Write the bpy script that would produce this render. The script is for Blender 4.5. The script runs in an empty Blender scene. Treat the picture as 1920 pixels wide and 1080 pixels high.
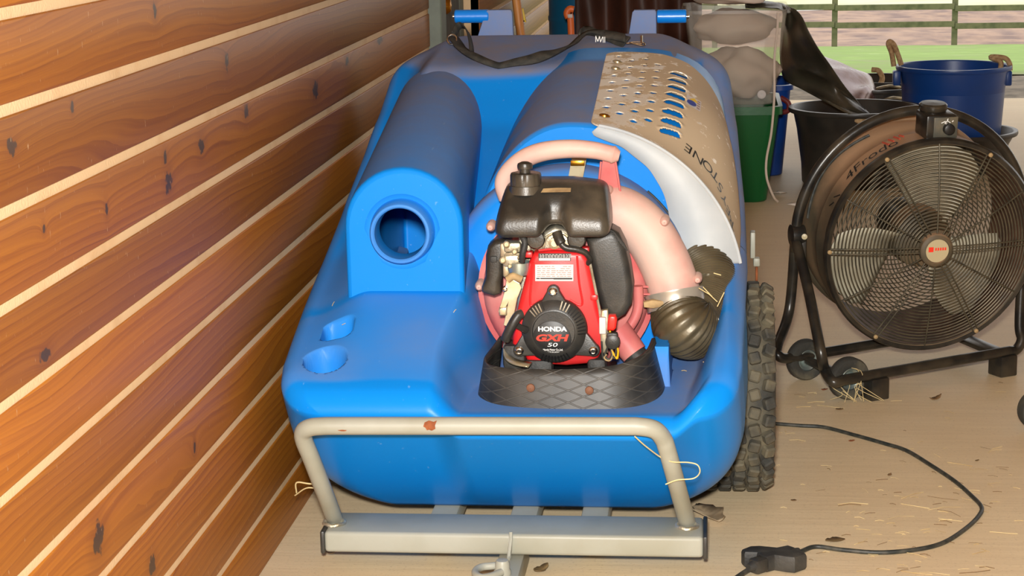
import bpy, bmesh, math, random
import numpy as np
from mathutils import Vector, Matrix

S = bpy.context.scene
COL = S.collection
random.seed(7)
RNG = np.random.RandomState(11)
PI = math.pi

# ------------------------------------------------------------------ camera
FPX, CAM_H = 3600.0, 1.2
YAW, PITCH, ROLL = math.radians(6.1), math.radians(12.0), math.radians(-1.2)
CAM_R = Matrix.Rotation(YAW, 3, 'Z') @ Matrix.Rotation(PI / 2 - PITCH, 3, 'X') @ Matrix.Rotation(ROLL, 3, 'Z')
cd = bpy.data.cameras.new('camera')
cam = bpy.data.objects.new('camera', cd)
COL.objects.link(cam)
cam.location = (0, 0, CAM_H)
cam.rotation_euler = CAM_R.to_euler()
cd.sensor_fit = 'HORIZONTAL'
cd.sensor_width = 36.0
cd.lens = 36.0 * FPX / 1920.0
cd.clip_end = 400
S.camera = cam

# ------------------------------------------------------------------ world, lights, exposure
S.view_settings.view_transform = 'Standard'
S.view_settings.look = 'None'
S.view_settings.gamma = 1.0
S.view_settings.use_curve_mapping = False
S.view_settings.exposure = 0.0
w = bpy.data.worlds.new('overcast_sky')
S.world = w
w.use_nodes = True
bg = w.node_tree.nodes['Background']
bg.inputs['Color'].default_value = (1.0, 0.97, 0.93, 1)
bg.inputs['Strength'].default_value = 1.45


def lamp(name, kind, loc, energy, size, target, color=(1, 1, 1)):
    ld = bpy.data.lights.new(name, kind)
    ld.energy = energy
    ld.color = color
    if kind == 'AREA':
        ld.size = size
    o = bpy.data.objects.new(name, ld)
    COL.objects.link(o)
    o.location = loc
    o.rotation_euler = (Vector(target) - Vector(loc)).to_track_quat('-Z', 'Y').to_euler()
    return o


# the photographer's flash, just above the lens
lamp('camera_flash', 'AREA', (-0.03, -0.02, 1.36), 190, 0.10, (-0.25, 4.2, 0.45), (1.0, 0.97, 0.915))


def P(px, py, **k):
    """pixel of the 1920x1080 frame -> point on the plane x=, y= or z="""
    d = CAM_R @ Vector(((px - 960) / FPX, -(py - 540) / FPX, -1.0))
    (ax, v), = k.items()
    i = 'xyz'.index(ax)
    c = Vector((0, 0, CAM_H))
    return c + d * ((v - c[i]) / d[i])


# ------------------------------------------------------------------ materials
def nodes_of(m):
    m.use_nodes = True
    return m.node_tree.nodes, m.node_tree.links, m.node_tree.nodes['Principled BSDF']


def lin(r, g, b):
    f = lambda c: (c / 255) / 12.92 if c / 255 <= 0.04045 else ((c / 255 + 0.055) / 1.055) ** 2.4
    return (f(r), f(g), f(b), 1)


def mat(name, col, rough=0.5, metal=0.0, col2=None, scale=20, amount=1.0, bump=0.0, bscale=120, spec=0.5, lo=0.4, hi=0.65,
        coat=0.0, trans=0.0, detail=6, stretch=None, sheen=0.0):
    """principled material; col2 mixed in by noise (grime, wear), bump from a finer noise"""
    m = bpy.data.materials.new(name)
    N, L, b = nodes_of(m)
    b.inputs['Base Color'].default_value = col
    b.inputs['Roughness'].default_value = rough
    b.inputs['Metallic'].default_value = metal
    b.inputs['Specular IOR Level'].default_value = spec
    b.inputs['Coat Weight'].default_value = coat
    b.inputs['Coat Roughness'].default_value = 0.15
    b.inputs['Transmission Weight'].default_value = trans
    tc = N.new('ShaderNodeTexCoord')
    vec = tc.outputs['Object']
    if stretch:
        mp = N.new('ShaderNodeMapping')
        mp.inputs['Scale'].default_value = stretch
        L.new(vec, mp.inputs['Vector'])
        vec = mp.outputs['Vector']
    if col2 is not None:
        n = N.new('ShaderNodeTexNoise')
        n.inputs['Scale'].default_value = scale
        n.inputs['Detail'].default_value = detail
        L.new(vec, n.inputs['Vector'])
        mr = N.new('ShaderNodeMapRange')
        mr.inputs['From Min'].default_value = lo
        mr.inputs['From Max'].default_value = hi
        mr.inputs['To Max'].default_value = amount
        L.new(n.outputs['Fac'], mr.inputs['Value'])
        mx = N.new('ShaderNodeMix')
        mx.data_type = 'RGBA'
        mx.inputs[6].default_value = col
        mx.inputs[7].default_value = col2
        L.new(mr.outputs['Result'], mx.inputs[0])
        L.new(mx.outputs[2], b.inputs['Base Color'])
    if bump:
        n2 = N.new('ShaderNodeTexNoise')
        n2.inputs['Scale'].default_value = bscale
        n2.inputs['Detail'].default_value = 4
        L.new(vec, n2.inputs['Vector'])
        bp = N.new('ShaderNodeBump')
        bp.inputs['Strength'].default_value = bump
        bp.inputs['Distance'].default_value = 0.004
        L.new(n2.outputs['Fac'], bp.inputs['Height'])
        L.new(bp.outputs['Normal'], b.inputs['Normal'])
    return m


def dusty_mat(name, col, dust, rough=0.32, bump=0.05):
    """moulded plastic; the per-vertex attribute 'dust' says where dust has settled"""
    m = bpy.data.materials.new(name)
    N, L, b = nodes_of(m)
    b.inputs['Specular IOR Level'].default_value = 0.14
    tc = N.new('ShaderNodeTexCoord')
    at = N.new('ShaderNodeAttribute')
    at.attribute_name = 'dust'
    n = N.new('ShaderNodeTexNoise')
    n.inputs['Scale'].default_value = 9
    n.inputs['Detail'].default_value = 8
    n.inputs['Roughness'].default_value = 0.65
    L.new(tc.outputs['Object'], n.inputs['Vector'])
    n2 = N.new('ShaderNodeTexNoise')
    n2.inputs['Scale'].default_value = 900
    n2.inputs['Detail'].default_value = 2
    L.new(tc.outputs['Object'], n2.inputs['Vector'])
    # dust * (0.55 + noise)
    mr = N.new('ShaderNodeMapRange')
    mr.inputs['From Min'].default_value = 0.3
    mr.inputs['From Max'].default_value = 0.7
    mr.inputs['To Min'].default_value = 0.7
    mr.inputs['To Max'].default_value = 1.2
    L.new(n.outputs['Fac'], mr.inputs['Value'])
    m1 = N.new('ShaderNodeMath'); m1.operation = 'MULTIPLY'
    L.new(at.outputs['Fac'], m1.inputs[0]); L.new(mr.outputs['Result'], m1.inputs[1])
    mr2 = N.new('ShaderNodeMapRange')
    mr2.inputs['From Min'].default_value = 0.3
    mr2.inputs['From Max'].default_value = 0.7
    mr2.inputs['To Min'].default_value = 0.82
    mr2.inputs['To Max'].default_value = 1.12
    L.new(n2.outputs['Fac'], mr2.inputs['Value'])
    m2 = N.new('ShaderNodeMath'); m2.operation = 'MULTIPLY'; m2.use_clamp = True
    L.new(m1.outputs[0], m2.inputs[0]); L.new(mr2.outputs['Result'], m2.inputs[1])
    # thin pale scratches
    mp = N.new('ShaderNodeMapping')
    mp.inputs['Scale'].default_value = (40, 7, 40)
    mp.inputs['Rotation'].default_value = (0.3, 0.2, 0.6)
    L.new(tc.outputs['Object'], mp.inputs['Vector'])
    v = N.new('ShaderNodeTexNoise')
    v.inputs['Scale'].default_value = 3.0
    v.inputs['Detail'].default_value = 3
    L.new(mp.outputs['Vector'], v.inputs['Vector'])
    sc = N.new('ShaderNodeMapRange')
    sc.inputs['From Min'].default_value = 0.70
    sc.inputs['From Max'].default_value = 0.78
    sc.inputs['To Max'].default_value = 0.3
    L.new(v.outputs['Fac'], sc.inputs['Value'])
    mx0 = N.new('ShaderNodeMix'); mx0.data_type = 'RGBA'
    mx0.inputs[6].default_value = col
    mx0.inputs[7].default_value = (0.30, 0.50, 0.78, 1)
    L.new(sc.outputs['Result'], mx0.inputs[0])
    mx = N.new('ShaderNodeMix'); mx.data_type = 'RGBA'
    L.new(mx0.outputs[2], mx.inputs[6])
    mx.inputs[7].default_value = dust
    L.new(m2.outputs[0], mx.inputs[0])
    L.new(mx.outputs[2], b.inputs['Base Color'])
    rr = N.new('ShaderNodeMapRange')
    rr.inputs['To Min'].default_value = rough
    rr.inputs['To Max'].default_value = 0.9
    L.new(m2.outputs[0], rr.inputs['Value'])
    L.new(rr.outputs['Result'], b.inputs['Roughness'])
    bp = N.new('ShaderNodeBump')
    bp.inputs['Strength'].default_value = bump
    bp.inputs['Distance'].default_value = 0.003
    L.new(n2.outputs['Fac'], bp.inputs['Height'])
    L.new(bp.outputs['Normal'], b.inputs['Normal'])
    return m


M = {}
M['blue'] = dusty_mat('blue_moulded_plastic', (0.0012, 0.215, 0.69, 1), (0.235, 0.215, 0.24, 1))
M['blue_shiny'] = mat('blue_painted_tube', (0.002, 0.20, 0.72, 1), 0.3, bump=0.05)
M['pink'] = mat('faded_red_plastic', lin(190, 92, 92), 0.5, spec=0.3, col2=lin(204, 130, 122), scale=7, bump=0.05, bscale=300, lo=0.42, hi=0.62)
M['pink_top'] = mat('bleached_red_plastic', lin(208, 176, 163), 0.5, spec=0.25, col2=lin(198, 136, 126), scale=9, bump=0.05, bscale=300, lo=0.45, hi=0.7, amount=0.8)
M['red'] = mat('red_engine_plastic', lin(205, 26, 30), 0.38, col2=lin(185, 40, 40), scale=14, bump=0.03, bscale=400)
M['red_bright'] = mat('red_switch_plastic', lin(225, 40, 30), 0.35)
M['black'] = mat('black_plastic', lin(38, 38, 37), 0.42, col2=lin(70, 66, 58), scale=16, amount=0.7, bump=0.08, bscale=350)
M['black_dusty'] = mat('dusty_black_plastic', lin(40, 38, 34), 0.36, col2=lin(98, 88, 72), scale=11, amount=0.8, bump=0.10, bscale=300, lo=0.45, hi=0.75)
M['rubber'] = mat('black_rubber', lin(36, 36, 35), 0.6, col2=lin(62, 60, 55), scale=22, bump=0.2, bscale=200)
M['tyre'] = mat('tyre_rubber', lin(52, 51, 46), 0.8, col2=lin(120, 110, 86), scale=14, amount=0.8, bump=0.3, bscale=150, lo=0.45, hi=0.72)
M['steel_grey'] = mat('grey_painted_steel', lin(160, 160, 148), 0.42, spec=0.35, col2=lin(148, 146, 130), scale=6, bump=0.04, bscale=150)
M['rust'] = mat('rust', lin(150, 84, 44), 0.85, col2=lin(110, 55, 28), scale=60, bump=0.4, bscale=300)
M['alu'] = mat('cast_aluminium', lin(196, 190, 172), 0.42, 0.65, col2=lin(150, 138, 112), scale=30, bump=0.2, bscale=250)
M['zinc'] = mat('zinc_plate', lin(205, 196, 170), 0.35, 0.7, col2=lin(170, 150, 108), scale=25, bump=0.05)
M['chrome'] = mat('bright_steel', lin(215, 212, 205), 0.18, 1.0)
M['bowl'] = mat('float_bowl_steel', lin(170, 185, 182), 0.3, 0.8)
M['white_label'] = mat('white_label', lin(206, 200, 197), 0.5, spec=0.2)
M['print_grey'] = mat('grey_print', lin(160, 130, 120), 0.6)
M['print_black'] = mat('black_print', lin(22, 21, 21), 0.45)
M['print_white'] = mat('white_print', lin(240, 240, 236), 0.5)
M['print_red'] = mat('red_print', lin(240, 52, 30), 0.5)
M['print_yellow'] = mat('yellow_print', lin(226, 190, 50), 0.5)
M['print_blue'] = mat('blue_print', lin(40, 60, 150), 0.5)
M['yellow_wire'] = mat('yellow_wire', lin(235, 175, 20), 0.45)
M['webbing'] = mat('black_webbing', lin(40, 41, 38), 0.8, col2=lin(70, 66, 58), scale=40, bump=0.5, bscale=700)
M['tan'] = mat('tan_grime', lin(176, 148, 104), 0.8, col2=lin(140, 115, 80), scale=40)
M['beige_strap'] = mat('beige_strap', lin(170, 158, 128), 0.7, col2=lin(150, 130, 95), scale=30)
M['brass'] = mat('brass', lin(190, 130, 40), 0.25, 0.9)
M['fan_steel'] = mat('fan_black_wire', lin(96, 88, 70), 0.45, 0.4, col2=lin(62, 58, 48), scale=30)
M['fan_black'] = mat('fan_black_paint', lin(30, 29, 27), 0.3, col2=lin(66, 58, 46), scale=16, amount=0.8, bump=0.05)
M['fan_drum'] = mat('fan_dusty_drum', lin(78, 70, 54), 0.6, col2=lin(140, 112, 82), scale=6, bump=0.06, lo=0.44, hi=0.72)
M['fan_inner'] = mat('fan_drum_inside', lin(104, 74, 54), 0.7, col2=lin(72, 54, 42), scale=8)
M['fan_blade'] = mat('fan_blade_grey', lin(188, 182, 160), 0.5, col2=lin(140, 128, 104), scale=7)
M['badge'] = mat('fan_badge', lin(186, 172, 136), 0.4)
M['green'] = mat('green_bin_plastic', lin(12, 92, 44), 0.35, bump=0.05)
M['bin_blue'] = mat('dark_blue_plastic', lin(18, 66, 150), 0.35, col2=lin(26, 58, 120), scale=5, bump=0.04)
M['tub_blue'] = mat('navy_tub_plastic', lin(18, 66, 140), 0.36, col2=lin(30, 62, 120), scale=4, bump=0.04)
M['tub_black'] = mat('black_tub_plastic', lin(42, 40, 38), 0.38, bump=0.06, col2=lin(64, 58, 52), scale=8)
M['rope'] = mat('tan_rope', lin(196, 164, 122), 0.85, col2=lin(160, 126, 88), scale=80, bump=0.5, bscale=300)
M['cloth'] = mat('off_white_cloth', lin(236, 224, 212), 0.9, col2=lin(222, 204, 192), scale=5, bump=0.2, bscale=40)
M['tarp_black'] = mat('black_plastic_sheet', lin(50, 47, 40), 0.32, col2=lin(86, 78, 62), scale=5, bump=0.3, bscale=18)
M['tarp_brown'] = mat('brown_tarpaulin', lin(78, 40, 24), 0.55, col2=lin(56, 30, 20), scale=3, bump=0.3, bscale=12)
M['sack'] = mat('foil_sack', lin(150, 128, 132), 0.25, 0.35, col2=lin(112, 66, 44), scale=7, bump=0.4, bscale=20, lo=0.45, hi=0.58)
M['teal'] = mat('teal_panel_paint', lin(6, 92, 130), 0.45, bump=0.05)
M['orange'] = mat('orange_plastic', lin(228, 112, 52), 0.45)
M['pole'] = mat('pine_handle', lin(204, 138, 74), 0.5, col2=lin(176, 110, 52), scale=12, stretch=(8, 8, 1))
M['paint_green'] = mat('grey_green_paint', lin(96, 104, 90), 0.5, col2=lin(78, 84, 72), scale=12)
M['door_dark'] = mat('dark_door_boards', lin(74, 66, 50), 0.7, col2=lin(48, 42, 34), scale=6, stretch=(1, 9, 1), bump=0.1)
M['cable_black'] = mat('black_cable', lin(38, 42, 40), 0.5, col2=lin(72, 70, 62), scale=60)
M['cable_white'] = mat('white_cable', lin(222, 205, 190), 0.5)
M['paper'] = mat('white_paper', lin(236, 226, 216), 0.8)
M['leaf'] = mat('dry_leaf', lin(120, 98, 62), 0.8, col2=lin(84, 66, 40), scale=60)
M['leaf_grey'] = mat('grey_dry_leaf', lin(176, 156, 126), 0.8, col2=lin(140, 120, 92), scale=40)
M['straw'] = mat('straw', lin(226, 204, 150), 0.7, col2=lin(170, 140, 90), scale=8)
M['husk'] = mat('dark_straw', lin(120, 92, 58), 0.8)
M['fence'] = mat('weathered_fence_wood', lin(120, 118, 88), 0.8, col2=lin(92, 96, 68), scale=6)
M['gravel'] = mat('gravel', lin(150, 138, 122), 0.95, col2=lin(112, 104, 92), scale=10, bump=0.5, bscale=40)
M['mud'] = mat('bare_paddock_soil', lin(186, 158, 140), 0.95, col2=lin(146, 126, 120), scale=1.6, detail=9)
M['pale_field'] = mat('pale_field', lin(236, 236, 200), 0.95, col2=lin(222, 226, 178), scale=0.6)
M['ceil'] = mat('roof_boards', lin(150, 118, 84), 0.8, col2=lin(120, 92, 64), scale=5)


def grass_mat():
    m = bpy.data.materials.new('lawn')
    N, L, b = nodes_of(m)
    b.inputs['Roughness'].default_value = 0.9
    tc = N.new('ShaderNodeTexCoord')
    n = N.new('ShaderNodeTexNoise'); n.inputs['Scale'].default_value = 1.1; n.inputs['Detail'].default_value = 10; n.inputs['Roughness'].default_value = 0.7
    L.new(tc.outputs['Object'], n.inputs['Vector'])
    r = N.new('ShaderNodeValToRGB')
    e = r.color_ramp.elements
    e[0].position, e[0].color = 0.34, lin(150, 156, 112)
    e[1].position, e[1].color = 0.62, lin(152, 182, 98)
    e2 = e.new(0.47); e2.color = lin(136, 166, 84)
    e3 = e.new(0.72); e3.color = lin(206, 212, 176)
    L.new(n.outputs['Fac'], r.inputs['Fac'])
    L.new(r.outputs['Color'], b.inputs['Base Color'])
    return m


M['grass'] = grass_mat()


def floor_mat():
    m = bpy.data.materials.new('sealed_concrete')
    N, L, b = nodes_of(m)
    tc = N.new('ShaderNodeTexCoord')
    mp = N.new('ShaderNodeMapping'); mp.inputs['Scale'].default_value = (1.2, 16, 1); mp.inputs['Rotation'].default_value = (0, 0, math.radians(3))
    L.new(tc.outputs['Object'], mp.inputs['Vector'])
    n = N.new('ShaderNodeTexNoise'); n.inputs['Scale'].default_value = 3.5; n.inputs['Detail'].default_value = 8; n.inputs['Roughness'].default_value = 0.65
    L.new(mp.outputs['Vector'], n.inputs['Vector'])
    r = N.new('ShaderNodeValToRGB')
    e = r.color_ramp.elements
    e[0].position, e[0].color = 0.30, (0.72, 0.57, 0.36, 1)
    e[1].position, e[1].color = 0.70, (0.80, 0.65, 0.42, 1)
    L.new(n.outputs['Fac'], r.inputs['Fac'])
    n2 = N.new('ShaderNodeTexNoise'); n2.inputs['Scale'].default_value = 160; n2.inputs['Detail'].default_value = 3
    L.new(tc.outputs['Object'], n2.inputs['Vector'])
    mr = N.new('ShaderNodeMapRange'); mr.inputs['From Min'].default_value = 0.30; mr.inputs['From Max'].default_value = 0.42
    mr.inputs['To Min'].default_value = 0.28; mr.inputs['To Max'].default_value = 0.0
    L.new(n2.outputs['Fac'], mr.inputs['Value'])
    mx = N.new('ShaderNodeMix'); mx.data_type = 'RGBA'
    L.new(mr.outputs['Result'], mx.inputs[0]); L.new(r.outputs['Color'], mx.inputs[6])
    mx.inputs[7].default_value = (0.30, 0.2, 0.12, 1)
    n3 = N.new('ShaderNodeTexNoise'); n3.inputs['Scale'].default_value = 2.2; n3.inputs['Detail'].default_value = 6
    L.new(tc.outputs['Object'], n3.inputs['Vector'])
    mr3 = N.new('ShaderNodeMapRange'); mr3.inputs['From Min'].default_value = 0.35; mr3.inputs['From Max'].default_value = 0.7
    mr3.inputs['To Min'].default_value = 0; mr3.inputs['To Max'].default_value = 0.3
    L.new(n3.outputs['Fac'], mr3.inputs['Value'])
    mx2 = N.new('ShaderNodeMix'); mx2.data_type = 'RGBA'
    L.new(mr3.outputs['Result'], mx2.inputs[0]); L.new(mx.outputs[2], mx2.inputs[6])
    mx2.inputs[7].default_value = (0.68, 0.49, 0.30, 1)
    L.new(mx2.outputs[2], b.inputs['Base Color'])
    b.inputs['Roughness'].default_value = 0.55
    bp = N.new('ShaderNodeBump'); bp.inputs['Strength'].default_value = 0.25; bp.inputs['Distance'].default_value = 0.003
    L.new(n.outputs['Fac'], bp.inputs['Height'])
    L.new(bp.outputs['Normal'], b.inputs['Normal'])
    return m


M['floor'] = floor_mat()

# knots seen on the boards: (y along the wall, z up, half length, half height)
WALL_X = -0.80
KNOTS = []
for (px, py, a, bb) in [(22, 277, .016, .011), (462, 207, .014, .012), (378, 272, .017, .014), (310, 296, .011, .010), (316, 340, .016, .016),
                        (592, 168, .030, .018), (425, 116, .014, .017), (200, 395, .007, .010), (82, 428, .005, .006), (651, 115, .02, .012),
                        (290, 18, .009, .013), (86, 667, .018, .010), (185, 1010, .022, .020), (365, 840, .007, .008),
                        (285, 1060, .016, .014), (712, 75, .04, .012), (135, 200, .006, .008)]:
    q = P(px, py, x=WALL_X)
    KNOTS.append((q.y, q.z, a, bb))


def wood_mat():
    m = bpy.data.materials.new('varnished_pine_board')
    N, L, b = nodes_of(m)
    geo = N.new('ShaderNodeNewGeometry')
    sep = N.new('ShaderNodeSeparateXYZ'); L.new(geo.outputs['Position'], sep.inputs[0])
    cmb = N.new('ShaderNodeCombineXYZ')
    L.new(sep.outputs['Y'], cmb.inputs['X']); L.new(sep.outputs['Z'], cmb.inputs['Y'])

    def math_n(op, a, b2=None, c=None, clamp=False):
        n = N.new('ShaderNodeMath'); n.operation = op; n.use_clamp = clamp
        for i, v in enumerate((a, b2, c)):
            if v is None:
                continue
            if isinstance(v, (int, float)):
                n.inputs[i].default_value = v
            else:
                L.new(v, n.inputs[i])
        return n.outputs[0]
    # jitter so that knots are ragged
    nj = N.new('ShaderNodeTexNoise'); nj.inputs['Scale'].default_value = 60; nj.inputs['Detail'].default_value = 3
    L.new(cmb.outputs[0], nj.inputs['Vector'])
    mind = None
    for (ky, kz, a, bb) in KNOTS:
        sub = N.new('ShaderNodeVectorMath'); sub.operation = 'SUBTRACT'
        L.new(cmb.outputs[0], sub.inputs[0]); sub.inputs[1].default_value = (ky, kz, 0)
        mu = N.new('ShaderNodeVectorMath'); mu.operation = 'MULTIPLY'
        L.new(sub.outputs[0], mu.inputs[0]); mu.inputs[1].default_value = (1 / a, 1 / bb, 0)
        ln = N.new('ShaderNodeVectorMath'); ln.operation = 'LENGTH'; L.new(mu.outputs[0], ln.inputs[0])
        mind = ln.outputs['Value'] if mind is None else math_n('MINIMUM', mind, ln.outputs['Value'])
    # each board its own piece of timber
    oi = N.new('ShaderNodeObjectInfo')
    off = math_n('MULTIPLY', oi.outputs['Random'], 37.0)
    # grain coordinates bend around knots
    bend = math_n('DIVIDE', 0.012, math_n('ADD', math_n('MULTIPLY', mind, 0.5), 0.6))
    low = N.new('ShaderNodeTexNoise'); low.noise_dimensions = '4D'; low.inputs['Scale'].default_value = 1.0; low.inputs['Detail'].default_value = 2
    mp = N.new('ShaderNodeMapping'); mp.inputs['Scale'].default_value = (0.55, 5, 1)
    L.new(cmb.outputs[0], mp.inputs['Vector']); L.new(mp.outputs[0], low.inputs['Vector']); L.new(off, low.inputs['W'])
    lowv = math_n('ADD', math_n('MULTIPLY', low.outputs['Fac'], 0.20), bend)
    gz = math_n('ADD', sep.outputs['Z'], lowv)
    cg = N.new('ShaderNodeCombineXYZ')
    L.new(math_n('MULTIPLY', sep.outputs['Y'], 0.55), cg.inputs['X']); L.new(gz, cg.inputs['Y']); L.new(off, cg.inputs['Z'])
    wv = N.new('ShaderNodeTexWave'); wv.wave_type = 'BANDS'; wv.bands_direction = 'Y'; wv.wave_profile = 'SAW'
    wv.inputs['Scale'].default_value = 19; wv.inputs['Distortion'].default_value = 0.9; wv.inputs['Detail'].default_value = 2; wv.inputs['Detail Scale'].default_value = 1.5
    L.new(cg.outputs[0], wv.inputs['Vector'])
    fine = N.new('ShaderNodeTexNoise'); fine.inputs['Scale'].default_value = 1; fine.inputs['Detail'].default_value = 4
    mpf = N.new('ShaderNodeMapping'); mpf.inputs['Scale'].default_value = (5, 330, 1)
    L.new(cg.outputs[0], mpf.inputs['Vector']); L.new(mpf.outputs[0], fine.inputs['Vector'])
    g = math_n('ADD', math_n('MULTIPLY', wv.outputs['Fac'], 0.30), math_n('MULTIPLY', fine.outputs['Fac'], 0.72))
    r = N.new('ShaderNodeValToRGB')
    e = r.color_ramp.elements
    e[0].position, e[0].color = 0.15, (0.45, 0.165, 0.015, 1)
    e[1].position, e[1].color = 0.92, (0.21, 0.056, 0.008, 1)
    e2 = e.new(0.55); e2.color = (0.35, 0.116, 0.012, 1)
    L.new(g, r.inputs['Fac'])
    hsv = N.new('ShaderNodeHueSaturation')
    L.new(r.outputs['Color'], hsv.inputs['Color'])
    L.new(math_n('ADD', math_n('MULTIPLY', oi.outputs['Random'], 0.45), 0.66), hsv.inputs['Value'])
    # ring around knot then the dark knot
    ring = N.new('ShaderNodeMapRange'); ring.inputs['From Min'].default_value = 2.6; ring.inputs['From Max'].default_value = 1.0; ring.inputs['To Max'].default_value = 0.35
    L.new(mind, ring.inputs['Value'])
    mxr = N.new('ShaderNodeMix'); mxr.data_type = 'RGBA'
    L.new(ring.outputs[0], mxr.inputs[0]); L.new(hsv.outputs[0], mxr.inputs[6]); mxr.inputs[7].default_value = (0.20, 0.06, 0.012, 1)
    kd = math_n('ADD', mind, math_n('MULTIPLY', math_n('SUBTRACT', nj.outputs['Fac'], 0.5), 2.2))
    kn = N.new('ShaderNodeMapRange'); kn.inputs['From Min'].default_value = 1.0; kn.inputs['From Max'].default_value = 0.75; kn.inputs['To Max'].default_value = 0.9
    L.new(kd, kn.inputs['Value'])
    mxk = N.new('ShaderNodeMix'); mxk.data_type = 'RGBA'
    L.new(kn.outputs[0], mxk.inputs[0]); L.new(mxr.outputs[2], mxk.inputs[6]); mxk.inputs[7].default_value = (0.055, 0.035, 0.025, 1)
    # pale scuffs: specks
    sp = N.new('ShaderNodeTexNoise'); sp.inputs['Scale'].default_value = 1; sp.inputs['Detail'].default_value = 3
    mps = N.new('ShaderNodeMapping'); mps.inputs['Scale'].default_value = (150, 60, 1)
    L.new(cmb.outputs[0], mps.inputs['Vector']); L.new(mps.outputs[0], sp.inputs['Vector'])
    spm = N.new('ShaderNodeMapRange'); spm.inputs['From Min'].default_value = 0.68; spm.inputs['From Max'].default_value = 0.74; spm.inputs['To Max'].default_value = 0.55
    L.new(sp.outputs['Fac'], spm.inputs['Value'])
    mxs = N.new('ShaderNodeMix'); mxs.data_type = 'RGBA'
    L.new(spm.outputs[0], mxs.inputs[0]); L.new(mxk.outputs[2], mxs.inputs[6]); mxs.inputs[7].default_value = (0.55, 0.36, 0.2, 1)
    L.new(mxs.outputs[2], b.inputs['Base Color'])
    b.inputs['Roughness'].default_value = 0.42
    b.inputs['Specular IOR Level'].default_value = 0.22
    return m


M['wood'] = wood_mat()
M['seam'] = mat('pale_bare_timber', lin(222, 190, 148), 0.8, col2=lin(200, 158, 112), scale=12, bump=0.2, bscale=200, lo=0.5, hi=0.8, amount=0.7)

# ------------------------------------------------------------------ geometry helpers
ORIG = {}


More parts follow.
